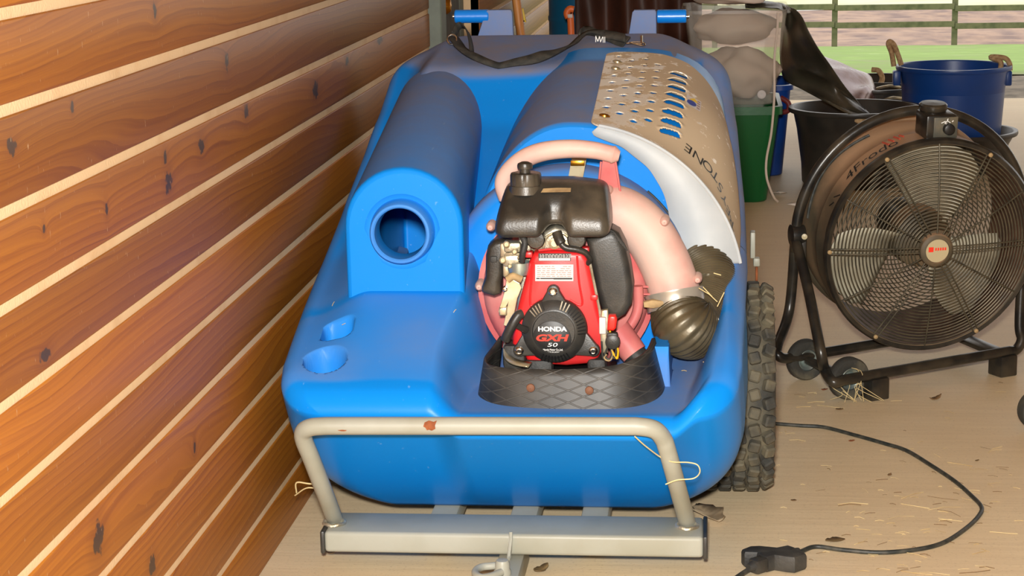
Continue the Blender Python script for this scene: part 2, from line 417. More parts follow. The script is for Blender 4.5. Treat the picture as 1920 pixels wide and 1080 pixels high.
class MB:
    """collects shapes, then links them as ONE mesh object"""

    def __init__(self):
        self.v, self.f, self.m, self.n = [], [], [], 0
        self.mi = 0

    def add(self, verts, faces):
        o = self.n
        self.v.extend([tuple(p) for p in verts])
        self.n += len(verts)
        for f in faces:
            self.f.append(tuple(i + o for i in f))
            self.m.append(self.mi)
        return self

    def box(self, c, s, rot=None, bev=0.0, seg=2):
        bm = bmesh.new()
        bmesh.ops.create_cube(bm, size=1.0)
        bmesh.ops.scale(bm, vec=s, verts=bm.verts)
        if bev:
            bmesh.ops.bevel(bm, geom=bm.edges[:] , offset=bev, segments=seg, affect='EDGES', profile=0.5)
        R = rot if rot is not None else Matrix.Identity(3)
        self.bm(bm, Matrix.Translation(c) @ R.to_4x4())
        return self

    def bm(self, bm, X=None):
        bm.verts.ensure_lookup_table()
        for i, q in enumerate(bm.verts):
            q.index = i
        vs = [(X @ q.co if X else q.co.copy()) for q in bm.verts]
        fs = [[q.index for q in f.verts] for f in bm.faces]
        bm.free()
        return self.add(vs, fs)

    def tube(self, path, r, n=10, closed=False, caps=True):
        path = [Vector(p) for p in path]
        k = len(path)
        rs = r if isinstance(r, (list, tuple)) else [r] * k
        rings = []
        up = None
        for i, p in enumerate(path):
            if closed:
                t = path[(i + 1) % k] - path[i - 1]
            else:
                t = path[min(i + 1, k - 1)] - path[max(i - 1, 0)]
            t.normalize()
            if up is None:
                up = Vector((0, 0, 1)) if abs(t.z) < 0.9 else Vector((1, 0, 0))
            a = up - t * up.dot(t)
            if a.length < 1e-6:
                a = t.orthogonal()
            a.normalize()
            up = a
            b = t.cross(a)
            rings.append([p + (a * math.cos(2 * PI * j / n) + b * math.sin(2 * PI * j / n)) * rs[i] for j in range(n)])
        return self.loft(rings, closed_ring=True, closed_path=closed, caps=caps and not closed)

    def loft(self, rings, closed_ring=True, closed_path=False, caps=False):
        n = len(rings[0])
        k = len(rings)
        vs = [p for r in rings for p in r]
        fs = []
        for i in range(k if closed_path else k - 1):
            i2 = (i + 1) % k
            for j in range(n if closed_ring else n - 1):
                j2 = (j + 1) % n
                fs.append((i * n + j, i * n + j2, i2 * n + j2, i2 * n + j))
        if caps:
            fs.append(tuple(range(n))[::-1])
            fs.append(tuple((k - 1) * n + j for j in range(n)))
        return self.add(vs, fs)

    def lathe(self, prof, X=None, n=32, caps=False):
        """profile (r, h) turned about local Z, then moved by X"""
        rings = []
        for r, h in prof:
            rings.append([Vector((r * math.cos(2 * PI * j / n), r * math.sin(2 * PI * j / n), h)) for j in range(n)])
        if X is not None:
            rings = [[X @ p for p in q] for q in rings]
        return self.loft(rings, caps=caps)

    def prism(self, poly, X, depth, bev=0.0, seg=2):
        """2-D outline (x, y) extruded along local +Z by depth, moved by X"""
        bm = bmesh.new()
        vs = [bm.verts.new((p[0], p[1], 0)) for p in poly]
        f = bm.faces.new(vs)
        r = bmesh.ops.extrude_face_region(bm, geom=[f])
        top = [g for g in r['geom'] if isinstance(g, bmesh.types.BMVert)]
        bmesh.ops.translate(bm, vec=(0, 0, depth), verts=top)
        bmesh.ops.recalc_face_normals(bm, faces=bm.faces)
        if bev:
            es = [e for e in bm.edges if abs(e.verts[0].co.z - e.verts[1].co.z) < 1e-6]
            bmesh.ops.bevel(bm, geom=es, offset=bev, segments=seg, affect='EDGES', profile=0.5)
        return self.bm(bm, X)

    def build(self, name, mt, parent=None, smooth=True, angle=40, attr=None, kind=None, label=None):
        me = bpy.data.meshes.new(name)
        A = np.array(self.v, dtype=float)
        org = Vector(((A[:, 0].min() + A[:, 0].max()) / 2, (A[:, 1].min() + A[:, 1].max()) / 2, A[:, 2].min()))
        A = A - np.array(org)
        me.from_pydata(A.tolist(), [], self.f)
        for q in (mt if isinstance(mt, (list, tuple)) else [mt]):
            me.materials.append(M[q] if isinstance(q, str) else q)
        if max(self.m) > 0:
            me.polygons.foreach_set('material_index', self.m)
        if attr is not None:
            at = me.attributes.new('dust', 'FLOAT', 'POINT')
            at.data.foreach_set('value', np.asarray(attr, dtype=np.float32))
        me.validate()
        bm = bmesh.new(); bm.from_mesh(me)
        bmesh.ops.recalc_face_normals(bm, faces=bm.faces)
        bm.to_mesh(me); bm.free()
        if smooth:
            me.shade_smooth()
            me.set_sharp_from_angle(angle=math.radians(angle))
        o = bpy.data.objects.new(name, me)
        COL.objects.link(o)
        place(o, org, parent)
        if kind:
            o['kind'] = kind
        if label:
            o['label'] = label
        return o


def place(o, org, parent=None):
    o.location = org
    ORIG[o.name] = Vector(org)
    if parent is not None:
        o.parent = parent
        o.matrix_parent_inverse = Matrix.Translation(-ORIG[parent.name])


def tag(o, label, cat, group=None):
    o['label'] = label
    o['category'] = cat
    if group:
        o['group'] = group
    return o


def thing(name, label, cat, loc, group=None):
    o = bpy.data.objects.new(name, None)
    o.empty_display_size = 0.1
    COL.objects.link(o)
    place(o, Vector(loc))
    return tag(o, label, cat, group)


def structure(o):
    o['kind'] = 'structure'
    return o


def smooth_path(pts, sub=8, closed=False):
    """Catmull-Rom through the points"""
    pts = [Vector(p) for p in pts]
    out = []
    n = len(pts)
    rng = range(n if closed else n - 1)
    for i in rng:
        p0 = pts[i - 1] if (i > 0 or closed) else pts[0] * 2 - pts[1]
        p1 = pts[i]
        p2 = pts[(i + 1) % n]
        p3 = pts[(i + 2) % n] if (i + 2 < n or closed) else pts[-1] * 2 - pts[-2]
        for k in range(sub):
            t = k / sub
            out.append(0.5 * ((2 * p1) + (p2 - p0) * t + (2 * p0 - 5 * p1 + 4 * p2 - p3) * t * t + (3 * p1 - p0 - 3 * p2 + p3) * t ** 3))
    if not closed:
        out.append(pts[-1])
    return out


def axis_to(d, origin=(0, 0, 0)):
    """matrix whose local Z looks along d"""
    d = Vector(d).normalized()
    return Matrix.Translation(origin) @ d.to_track_quat('Z', 'Y').to_matrix().to_4x4()


FRONT = Matrix(((1, 0, 0, 0), (0, 0, -1, 0), (0, 1, 0, 0), (0, 0, 0, 1)))   # local x->X, y->Z, z-> -Y (towards the camera)


def at_front(o):
    return Matrix.Translation(o) @ FRONT


def text_mesh(body, size=1.0, sx=1.0, shear=0.0, bold=0.0, space=1.0):
    cu = bpy.data.curves.new('tmp_text', 'FONT')
    cu.body = body
    cu.size = size
    cu.shear = shear
    cu.offset = bold
    cu.space_character = space
    cu.align_x = 'CENTER'
    cu.align_y = 'CENTER'
    cu.resolution_u = 4
    o = bpy.data.objects.new('tmp_text', cu)
    COL.objects.link(o)
    dg = bpy.context.evaluated_depsgraph_get()
    me = o.evaluated_get(dg).to_mesh()
    vs = [(q.co.x * sx, q.co.y, 0) for q in me.vertices]
    fs = [tuple(p.vertices) for p in me.polygons]
    o.evaluated_get(dg).to_mesh_clear()
    bpy.data.objects.remove(o)
    bpy.data.curves.remove(cu)
    return vs, fs


def smst(a, b, x):
    t = np.clip((x - a) / (b - a), 0, 1)
    return t * t * (3 - 2 * t)


def pil(x, xs, ys):
    """smooth-ish interpolation (monotone pieces)"""
    return np.interp(x, xs, ys)


# ================================================================== SETTING
# unseen walls, added to keep daylight out of the aisle
mb = MB(); mb.box((4.6, 2.6, 1.45), (0.1, 9.6, 2.9)); structure(mb.build('unseen_wall_right', 'ceil', smooth=False))
mb = MB(); mb.box((1.9, -2.15, 1.45), (5.5, 0.1, 2.9)); structure(mb.build('unseen_wall_back', 'ceil', smooth=False))
# floor
mb = MB(); mb.box((2.1, 4.2, -0.05), (5.9, 12.6, 0.1)); structure(mb.build('floor', 'floor', smooth=False))
# unseen roof over the barn aisle, added to block the sky
mb = MB(); mb.box((2.3, 4.1, 2.95), (6.6, 13.0, 0.1)); structure(mb.build('ceiling', 'ceil', smooth=False))

# left wall: backing + boards one by one
DOOR_Y0, DOOR_Y1 = 5.43, 6.62
wl = MB()
wl.box((WALL_X - 0.043, (DOOR_Y0 - 1.5) / 2, 1.4), (0.08, DOOR_Y0 + 1.5, 2.9))
wl.box((WALL_X - 0.043, (DOOR_Y1 + 10.3) / 2, 1.4), (0.08, 10.3 - DOOR_Y1, 2.9))
wall = structure(wl.build('wall_left', 'seam', smooth=False))
PITCH_Z = 0.1078
Z0 = 0.0975 - PITCH_Z


def board(y0, y1, z0, z1):
    b = MB()
    bm = bmesh.new()
    bmesh.ops.create_cube(bm, size=1.0)
    bmesh.ops.scale(bm, vec=(0.03, y1 - y0, z1 - z0), verts=bm.verts)
    es = [e for e in bm.edges if abs(e.verts[0].co.y - e.verts[1].co.y) > 0.1]
    bmesh.ops.bevel(bm, geom=es, offset=0.0025, segments=2, affect='EDGES', profile=0.5)
    b.bm(bm, Matrix.Translation((WALL_X - 0.015, (y0 + y1) / 2, (z0 + z1) / 2)))
    return b.build('board', 'wood', wall, smooth=True, angle=60)


GAP = 0.0140
SEAMS = [0.0] + [0.097, 0.204, 0.311, 0.416, 0.522, 0.626, 0.734, 0.841, 0.955, 1.063, 1.17, 1.28, 1.39, 1.50, 1.61]
for i in range(len(SEAMS) - 1):
    a, b_ = SEAMS[i], SEAMS[i + 1]
    board(1.2, DOOR_Y0, a + (GAP / 2 if i else 0.0), b_ - GAP / 2)
    board(DOOR_Y1, 10.3, a + (GAP / 2 if i else 0.0), b_ - GAP / 2)

# grey-green door frame and dark door set in the left wall beyond
mb = MB()
mb.box((WALL_X + 0.005, DOOR_Y0 + 0.05, 1.1), (0.06, 0.10, 2.2), bev=0.004)
structure(mb.build('trim_1', 'paint_green', smooth=False))
dr = MB()
dr.box((WALL_X - 0.09, (DOOR_Y0 + DOOR_Y1) / 2, 1.05), (0.03, DOOR_Y1 - DOOR_Y0, 2.1))
door = structure(dr.build('door_1', 'door_dark', smooth=False))
nb = 9
for i in range(nb):
    y0 = DOOR_Y0 + 0.11 + i * (DOOR_Y1 - DOOR_Y0 - 0.12) / nb
    b = MB(); b.box((WALL_X - 0.064, y0 + 0.06, 1.05), (0.022, 0.112, 2.08), bev=0.004)
    b.build('door_board', 'paint_green' if i == nb - 1 else 'door_dark', door, smooth=False)
kb = MB()
q = P(829, 11, x=WALL_X - 0.03)
kb.lathe([(0.001, 0.05), (0.018, 0.047), (0.026, 0.036), (0.026, 0.026), (0.012, 0.014), (0.011, 0), (0.03, 0), (0.03, -0.008)], axis_to((1, 0, 0), (WALL_X - 0.05, q.y, q.z)), 16)
kb.box((WALL_X - 0.05, q.y + 0.0, q.z - 0.01), (0.006, 0.05, 0.16), bev=0.002)
kb.build('door_knob', 'brass', door)

# ground outside, sloping away from the barn
SL = 2.55 / 29.5


def ground(name, y0, y1, x0, x1, mt, kind='structure', dz=0.0, ny=40, nx=40, rough=0.02):
    g = MB()
    ys = np.linspace(y0, y1, ny); xs = np.linspace(x0, x1, nx)
    vs, fs = [], []
    for y in ys:
        for x in xs:
            z = -0.004 - max(0, min(y, 42) - 11.9) * SL * 0.94 + dz + RNG.uniform(-rough, rough) * (0 if y < 10.6 else 1)
            vs.append((x, y, z))
    for i in range(ny - 1):
        for j in range(nx - 1):
            fs.append((i * nx + j, i * nx + j + 1, (i + 1) * nx + j + 1, (i + 1) * nx + j))
    g.add(vs, fs)
    o = g.build(name, mt, smooth=True, angle=180)
    o['kind'] = kind
    return o


ground('gravel_apron', 10.45, 12.4, -6, 14, 'gravel', ny=30, nx=120, rough=0.002, dz=-0.004)
ground('lawn', 11.75, 42.0, -16, 34, 'grass', ny=90, nx=90, rough=0.006, dz=0.003)
ground('paddock_soil', 41.5, 53.6, -40, 60, 'mud', ny=60, nx=60, rough=0.05, dz=0.0)
ground('far_field', 53.4, 150.0, -80, 100, 'pale_field', ny=20, nx=20, rough=0.0, dz=0.02)

# fence
FY = 41.0


def gz(y):
    return -0.004 - max(0, y - 11.9) * SL * 0.94


fence = thing('paddock_fence', 'weathered post and two rail fence beyond the lawn', 'fence', (8, FY, gz(FY)))
for px in (1565 - 450, 1565 - 225, 1565, 1790, 2015, 2240):
    q = P(px, 45, y=FY)
    b = MB(); b.box((q.x, FY, gz(FY) + 0.62), (0.115, 0.10, 1.5), bev=0.012)
    b.build('post', 'fence', fence, smooth=False)
for py in (48, 15):
    for k in range(5):
        a = P(1565 - 450 + 225 * k, py, y=FY - 0.07); c = P(1565 - 225 + 225 * k, py, y=FY - 0.07)
        b = MB(); b.box(((a.x + c.x) / 2, FY - 0.07, a.z + random.uniform(-.01, .01)), (c.x - a.x - 0.01, 0.04, 0.12), bev=0.006)
        b.build('rail', 'fence', fence, smooth=False)

# ================================================================== VACUUM TRAILER
XC = -0.349
TR = thing('vacuum_trailer', 'blue moulded paddock vacuum trailer with a small red engine, parked along the timber wall', 'trailer', (XC, 3.75, 0))

YF, YR = 3.085, 4.47
W_Y = ([3.08, 3.2, 3.6, 3.9, 4.2, 4.47], [0.383, 0.400, 0.415, 0.414, 0.402, 0.38])
ZC = ([3.085, 3.12, 3.36, 3.6, 3.85, 4.0, 4.085, 4.14, 4.2, 4.45, 4.47], [0.345, 0.366, 0.477, 0.555, 0.636, 0.695, 0.755, 0.803, 0.815, 0.856, 0.858])
ZS = ([3.085, 3.15, 3.28, 3.42, 3.62, 3.85, 4.1, 4.24, 4.36, 4.47], [0.345, 0.382, 0.415, 0.447, 0.485, 0.55, 0.645, 0.715, 0.80, 0.83])


def sm_interp(y, tab, s=0.018):
    o = np.zeros_like(y)
    ks = np.linspace(-2, 2, 9)
    ws = np.exp(-ks ** 2 / 2); ws /= ws.sum()
    for k, w_ in zip(ks, ws):
        o += w_ * np.interp(y + k * s, *tab)
    return o


def outline_w(y):
    W = np.interp(y, *W_Y)
    rf, rr = 0.075, 0.13
    df = np.clip(y - YF, 0, rf); W = W - (rf - np.sqrt(np.maximum(rf ** 2 - (rf - df) ** 2, 0)))
    d2 = np.clip(YR - y, 0, rr); W = W - (rr - np.sqrt(np.maximum(rr ** 2 - (rr - d2) ** 2, 0)))
    return W




def on_deck(px, py):
    for t in np.linspace(3.1, 3.4, 600):
        p = P(px, py, y=float(t))
        if p.z < float(np.interp(p.y, *ZC)) - 0.012:
            return p
    return p


CUP1 = (on_deck(610, 683), 0.0355)
CUP2 = (on_deck(633, 618), 0.026)


def body_top(X, Y):
    """height of the moulding and its dust"""
    W = outline_w(Y)
    ad = np.abs(X - XC)
    zc = sm_interp(Y, ZC)
    zs = sm_interp(Y, ZS)
    right = X > XC
    wgt = smst(W - 0.14, W - 0.03, ad)
    z = zc * (1 - wgt) + zs * wgt
    z += np.where(right & (Y < 3.66), 0.012 * smst(0.02, 0.05, X + 0.02) * smst(3.12, 3.25, Y), 0)
    # engine bay
    xl = P(868, 720, y=3.2).x
    zf = 0.318 + (Y - 3.15) * 0.05
    xl = xl - 0.05 + 0.03 * smst(3.2, 3.4, Y)
    xr = 0.005 + 0.02 * smst(3.15, 3.4, Y) - 0.025 * (1 - smst(3.08, 3.16, Y))
    m = smst(xl, xl + 0.06, X) * (1 - smst(xr - 0.055, xr, X)) * (1 - smst(3.60, 3.66, Y))
    z = z * (1 - m) + np.minimum(z, zf) * m
    # rib between engine and hose pocket
    rx = P(1240, 690, y=3.3).x
    rib = smst(0.021, 0.014, np.abs(X - rx)) * smst(3.265, 3.275, Y) * (1 - smst(3.55, 3.6, Y))
    z = np.maximum(z, rib * 0.395)
    # rounded rim
    d = np.minimum(np.minimum(W - ad, Y - YF), YR - Y)
    r = 0.030 + 0.03 * smst(4.1, 4.4, Y)
    dd = np.clip(d, 0, r)
    z = z - (r - np.sqrt(np.maximum(r ** 2 - (r - dd) ** 2, 0)))
    # hollow behind the intake mouth (closed over by the intake housing)
    uu = np.clip((Y - 3.36) / 0.76, 0, 1)
    mid = (P(651, 553, y=3.36).x + P(872, 556, y=3.36).x) / 2
    mid = mid + (P(822, 150, y=4.12).x - mid) * uu
    hw_ = 0.084 - 0.012 * uu
    hol = smst(hw_ + 0.008, hw_, np.abs(X - mid)) * smst(3.372, 3.38, Y) * smst(4.06, 4.03, Y)
    z = z * (1 - hol) + np.minimum(z, 0.335) * hol
    # cup holes
    c1, r1 = CUP1
    q1 = np.hypot(X - c1.x, (Y - c1.y))
    z = z - 0.07 * smst(r1 + 0.003, r1 - 0.003, q1)
    c2, r2 = CUP2
    q2 = (np.abs(X - c2.x) ** 4 + np.abs((Y - c2.y) * 0.95) ** 4) ** 0.25
    z = z - 0.055 * smst(r2 + 0.003, r2 - 0.003, q2)
    # dust
    n1 = np.sin(X * 31 + Y * 17) * 0.5 + np.sin(X * 13 - Y * 29 + 1.3) * 0.5
    du = np.full_like(X, 0.01)
    shelf = smst(0.0, 0.02, z - (0.782 + 0.01 * np.sin((X - XC) * 9))) * smst(4.10, 4.13, Y)
    du = np.maximum(du, shelf * (0.86 + 0.06 * n1 - 0.18 * smst(0.14, 0.0, np.hypot(X - XC + 0.02, (Y - 4.2) * 0.8))))
    deck = smst(3.122, 3.135, Y + 0.004 * n1) * (1 - smst(3.34, 3.36, Y)) * (1 - m)
    du = np.maximum(du, deck * (0.20 + 0.09 * n1))
    side = np.maximum(smst(W - 0.035, W - 0.012, ad) * smst(3.2, 3.6, Y) * np.where(right, 1, 0.3), np.where(right, smst(W - 0.075, W - 0.060, ad) * smst(3.62, 3.75, Y), 0) * 1.2)
    du = np.maximum(du, side * 0.62)
    pocket = m * smst(0.0, 0.05, 0.40 - z) * smst(3.1, 3.14, Y)
    du = np.maximum(du, pocket * (0.45 + 0.25 * smst(0.02, 0.07, X - rx)))
    valley = smst(3.36, 3.4, Y) * (1 - smst(3.5, 3.75, Y)) * (1 - side)
    du = np.maximum(du, valley * 0.22)
    du = du * (1 - 0.9 * np.maximum(smst(r1 + .004, r1 - .002, q1), smst(r2 + .004, r2 - .002, q2)))
    return z, du


def make_body():
    ys = np.concatenate([YF + 0.06 * (1 - np.cos(np.linspace(0, PI / 2, 26)[:-1])), np.linspace(YF + 0.06, 3.40, 110)[:-1],
                         np.linspace(3.40, 4.41, 150)[:-1], YR - 0.06 * (1 - np.cos(np.linspace(PI / 2, 0, 20)))])
    us = np.concatenate([-1 + 0.09 * (1 - np.cos(np.linspace(0, PI / 2, 18)[:-1])), np.linspace(-0.91, 0.91, 250)[:-1],
                         1 - 0.09 * (1 - np.cos(np.linspace(PI / 2, 0, 18)))])
    Yg, Ug = np.meshgrid(ys, us, indexing='ij')
    Xg = XC + Ug * outline_w(Yg)
    Z, D = body_top(Xg, Yg)
    ny, nx = Xg.shape
    V = np.stack([Xg, Yg, Z], -1).reshape(-1, 3)
    idx = np.arange(ny * nx).reshape(ny, nx)
    F = np.stack([idx[:-1, :-1], idx[:-1, 1:], idx[1:, 1:], idx[1:, :-1]], -1).reshape(-1, 4)
    loop = np.concatenate([idx[0, :], idx[1:, -1], idx[-1, ::-1][1:], idx[::-1, 0][1:-1]])
    V = V.tolist(); F = F.tolist(); D = D.reshape(-1).tolist()
    base = np.array([V[i] for i in loop])
    prev = list(loop)
    K = 26
    for k in range(1, K + 1):
        t = k / K
        tz = math.sin(t * PI / 2) ** 1.0 * 0.35 + t * 0.65
        x, y, z = base[:, 0], base[:, 1], base[:, 2]
        zb = 0.062 + 0.10 * smst(3.9, 4.4, y)
        zz = z + (zb - z) * tz
        gfront = 1 - smst(3.085, 3.75, y)
        bulge = 0.0
        und = 0.30 * (0.25 * t + 0.75 * t ** 1.0) + 0.012 * math.sin(PI * t)
        yy = y - bulge * (1 - smst(3.085, 3.16, y)) + und * gfront
        yy = yy - 0.16 * t ** 2 * smst(4.1, 4.47, y)
        taper = 0.03 * math.sin(PI * t * 0.9) * (1 - t) - 0.20 * max(0, (t - 0.3) / 0.7) ** 2.0 - 0.05 * t ** 6
        xx = XC + (x - XC) * (1 + taper)
        # wheel wells
        well = smst(3.44, 3.50, yy) * (1 - smst(3.94, 4.0, yy)) * smst(0.47, 0.44, zz)
        lim = 0.29
        xx = np.where(well > 0, xx + (np.clip(xx, XC - lim, XC + lim) - xx) * well, xx)
        st = len(V)
        V.extend(np.stack([xx, yy, zz], -1).tolist())
        du = np.where(np.abs(x - XC) > 0.3, 0.40 * smst(3.3, 3.7, y) * (1 - t * 0.5), 0.005) + 0.10 * smst(0.85, 1.0, t)
        D.extend((np.zeros(len(loop)) + du).tolist())
        cur = list(range(st, st + len(loop)))
        n = len(loop)
        for i in range(n):
            j = (i + 1) % n
            F.append((prev[i], cur[i], cur[j], prev[j]))
        prev = cur
    F.append(tuple(prev))
    mb = MB(); mb.add(V, F)
    return mb.build('body', 'blue', TR, angle=70, attr=D)


body = make_body()


def dust_build(mb, name, parent, fn, angle=40):
    D = [fn(Vector(p)) for p in mb.v]
    return mb.build(name, 'blue', parent, angle=angle, attr=D)


# --- intake tunnel on the left, with its round mouth
T_Y = 3.36
tl, tr_ = P(651, 553, y=T_Y), P(872, 556, y=T_Y)
t_top = P(760, 316, y=T_Y).z
TX, TRAD = (tl.x + tr_.x) / 2, (tr_.x - tl.x) / 2
t_rear = P(822, 150, y=4.12)


def tun_section(y, grow=0.0, foot=0.30):
    u = (y - T_Y) / (4.12 - T_Y)
    cx = TX + (t_rear.x - TX) * u
    R = TRAD * (1 - 0.06 * u) + grow
    top = t_top + (0.795 - t_top) * u + grow
    n = 20
    pts = [Vector((cx - R, y, foot))]
    cz = top - R
    for i in range(n + 1):
        a = PI - PI * i / n
        pts.append(Vector((cx + R * math.cos(a), y, cz + R * math.sin(a))))
    pts.append(Vector((cx + R, y, foot)))
    return pts


th = MB()
secs = [tun_section(T_Y - 0.0005, -0.009), tun_section(T_Y + 0.0015, -0.004), tun_section(T_Y + 0.005, -0.001), tun_section(T_Y + 0.010, 0)] + [tun_section(y) for y in np.linspace(T_Y + 0.02, 4.18, 40)]
th.loft(secs, closed_ring=False)
hole_c = P(754, 434, y=T_Y)
GR = 0.0685
out = secs[0]
# face: arch outline to the groove circle
cnt = [Vector(p) for p in out]
# close along the foot
foot = [cnt[-1].lerp(cnt[0], i / 8) for i in range(1, 8)]
loop = cnt + foot
dens = []
for i in range(len(loop)):
    a, b_ = loop[i], loop[(i + 1) % len(loop)]
    dens += [a, a.lerp(b_, 0.5)]
circ = []
for p in dens:
    a = math.atan2(p.z - hole_c.z, p.x - hole_c.x)
    circ.append(Vector((hole_c.x + GR * math.cos(a), p.y, hole_c.z + GR * math.sin(a))))
th.loft([dens, circ])


def tun_dust(p):
    if p.y < T_Y + 0.004:
        return 0.03
    u = (p.y - T_Y) / 0.76
    top = t_top + (0.795 - t_top) * u
    return max(0.04, min(0.78, 0.30 + 0.42 * u)) * float(smst(0.0, 0.05, p.z - (top - TRAD * 1.15))) * float(smst(T_Y + .006, T_Y + .02, p.y))


dust_build(th, 'intake_housing', TR, tun_dust, angle=50)
rg = MB()
c0 = hole_c
prof = [(GR + 0.001, 0.0), (GR - 0.004, -0.004), (GR - 0.009, -0.005), (0.0575, 0.0), (0.0555, 0.022), (0.053, 0.026), (0.049, 0.0265), (0.0465, 0.024), (0.0445, 0.0), (0.0445, -0.02), (0.047, -0.02)]
rg.lathe(prof, at_front(c0), 56)
dust_build(rg, 'intake_ring', TR, lambda p: 0.22 if p.y < T_Y - 0.015 else 0.06, angle=35)

# --- big rounded hump above the blower on the right
H_Y = 3.58
hc = P(1072, 545, y=H_Y)
HR = P(1105, 232, y=H_Y).z - hc.z
HL = 0.20
HSLOPE = 0.125


def hump_n(y):
    """flank of the hump: round at the front, squarer towards the shelf"""
    return 2 + 1.9 * smst(3.57, 3.93, y)


def hump_xyz(a, y, grow=0.0):
    cz = hc.z + HSLOPE * (y - H_Y)
    n = np.where(np.asarray(a) < 0, 2.0, hump_n(y))
    r = (np.abs(np.sin(a)) ** n + np.abs(np.cos(a)) ** n) ** (-1.0 / n)
    sx = np.where(np.asarray(a) < 0, HL, HR * (1 - 0.05 * smst(3.7, 4.1, y)))
    return hc.x + (sx + grow) * np.sin(a) * r, y, cz + (HR + grow) * np.cos(a) * r


def hump_pt(a, y, grow=0.0, xs=0.0):
    """a: 0 = top, positive to the right"""
    x, y, z = hump_xyz(a, y, grow)
    return Vector((float(x), float(y), float(z)))


hm = MB()
angs = np.radians(np.linspace(-100, 104, 56))
ys = [H_Y] + list(np.linspace(H_Y + 0.006, 4.25, 44))
rings = []
for k, y in enumerate(ys):
    rings.append([hump_pt(a, y, -0.006 if k == 0 else 0) for a in angs])
hm.loft(rings, closed_ring=False)
hm.add(rings[0], [tuple(range(len(angs)))])


def hump_dust(p):
    dx = p.x - hc.x
    f = float(smst(-0.17, -0.10, dx + 0.02 * math.sin(p.y * 30))) * float(smst(H_Y, H_Y + 0.02, p.y))
    f *= 1 - float(smst(0.035, 0.06, dx)) * float(smst(3.56, 3.59, p.y))
    return 0.02 + 0.72 * f * (1 - float(smst(4.10, 4.15, p.y)))


dust_build(hm, 'blower_hump', TR, hump_dust, angle=50)
# stepped boss in front of the hump
bs = MB()
bc = P(1062, 548, y=3.5)
bs.lathe([(0.232, -0.10), (0.232, -0.03), (0.226, -0.012), (0.212, 0.0), (0.195, 0.004), (0.03, 0.004), (0.0005, 0.004)], at_front((bc.x, 3.5, bc.z)), 72)
dust_build(bs, 'blower_boss', TR, lambda p: 0.60 * float(smst(3.505, 3.52, p.y)) * float(smst(bc.z - 0.05, bc.z + 0.1, p.z)) + 0.04, angle=50)
# black seam of the boss
sm = MB()
sm.tube([hump_pt(0, 3.58) * 0 + Vector((bc.x + 0.2335 * math.sin(a), 3.572, bc.z + 0.2335 * math.cos(a))) for a in np.radians(np.linspace(40, 88, 14))], 0.0022, 6)
sm.build('edge_seal', 'rubber', TR)

# --- perforated steel guard over the hump
GUARD_G = 0.005
a0 = math.asin((P(1107, 232, y=3.575).x - hc.x) / HR)
a1 = a0 + 0.405 / HR
gy0, gy1 = 3.562, 4.185


def guard_uv(u, v):
    """u: metres across the arc from the left edge, v: metres back from the front edge"""
    a = a0 + u / HR
    y = gy0 + v
    return hump_pt(a, y, GUARD_G)


UW = (a1 - a0) * HR
VH = gy1 - gy0


def arc_u(px, py, row):
    """where on the guard a pixel falls: march along its ray"""
    ts = np.linspace(3.5, 4.25, 900)
    p0, p1 = P(px, py, y=3.5), P(px, py, y=4.25)
    f = (ts - 3.5) / 0.75
    X = p0.x + (p1.x - p0.x) * f - hc.x; Z = p0.z + (p1.z - p0.z) * f - (hc.z + HSLOPE * (ts - H_Y))
    n = np.where(X < 0, 2.0, hump_n(ts))
    sx = np.where(X < 0, HL, HR * (1 - 0.05 * smst(3.7, 4.1, ts))) + GUARD_G
    g = (np.abs(X) / sx) ** n + (np.abs(Z) / (HR + GUARD_G)) ** n
    k = int(np.argmax(g < 1))
    if g[k] >= 1:
        return None
    return (math.atan2(X[k] / sx[k], Z[k] / (HR + GUARD_G)) - a0) * HR, float(ts[k]) - gy0


holes_px = [(208, 65), (183, 157), (174, 190), (165, 230), (155, 268), (146, 310), (268, 85), (260, 117), (252, 147), (244, 180), (236, 215), (228, 253), (220, 295), (210, 340),
            (335, 78), (328, 108), (321, 140), (314, 170), (307, 205), (299, 243), (291, 285), (283, 328), (276, 377), (396, 105), (390, 137), (384, 168), (377, 205), (370, 240), (362, 282), (356, 325), (349, 372)]
slots_px = [((445, 145), (538, 175)), ((438, 175), (535, 205)), ((432, 207), (530, 240)), ((425, 243), (526, 280)), ((418, 282), (522, 318)), ((412, 328), (516, 362)), ((406, 373), (510, 408)), ((400, 424), (505, 455))]
zz = lambda p: (1080 + p[0] / 2.571, 80 + p[1] / 2.571)
HOLES = [h for h in (arc_u(*zz(p), 0) for p in holes_px) if h]
SLOTS = []
for a_, b_ in slots_px:
    q0, q1 = arc_u(*zz(a_), 0), arc_u(*zz(b_), 0)
    if q0 and q1:
        SLOTS.append((q0, q1))


def guard_width(v):
    """right edge: runs in towards the rear"""
    return float(np.interp(v, [0, 0.25, 0.45, 0.53, 0.60, VH], [0.405, 0.375, 0.30, 0.225, 0.165, 0.115]))


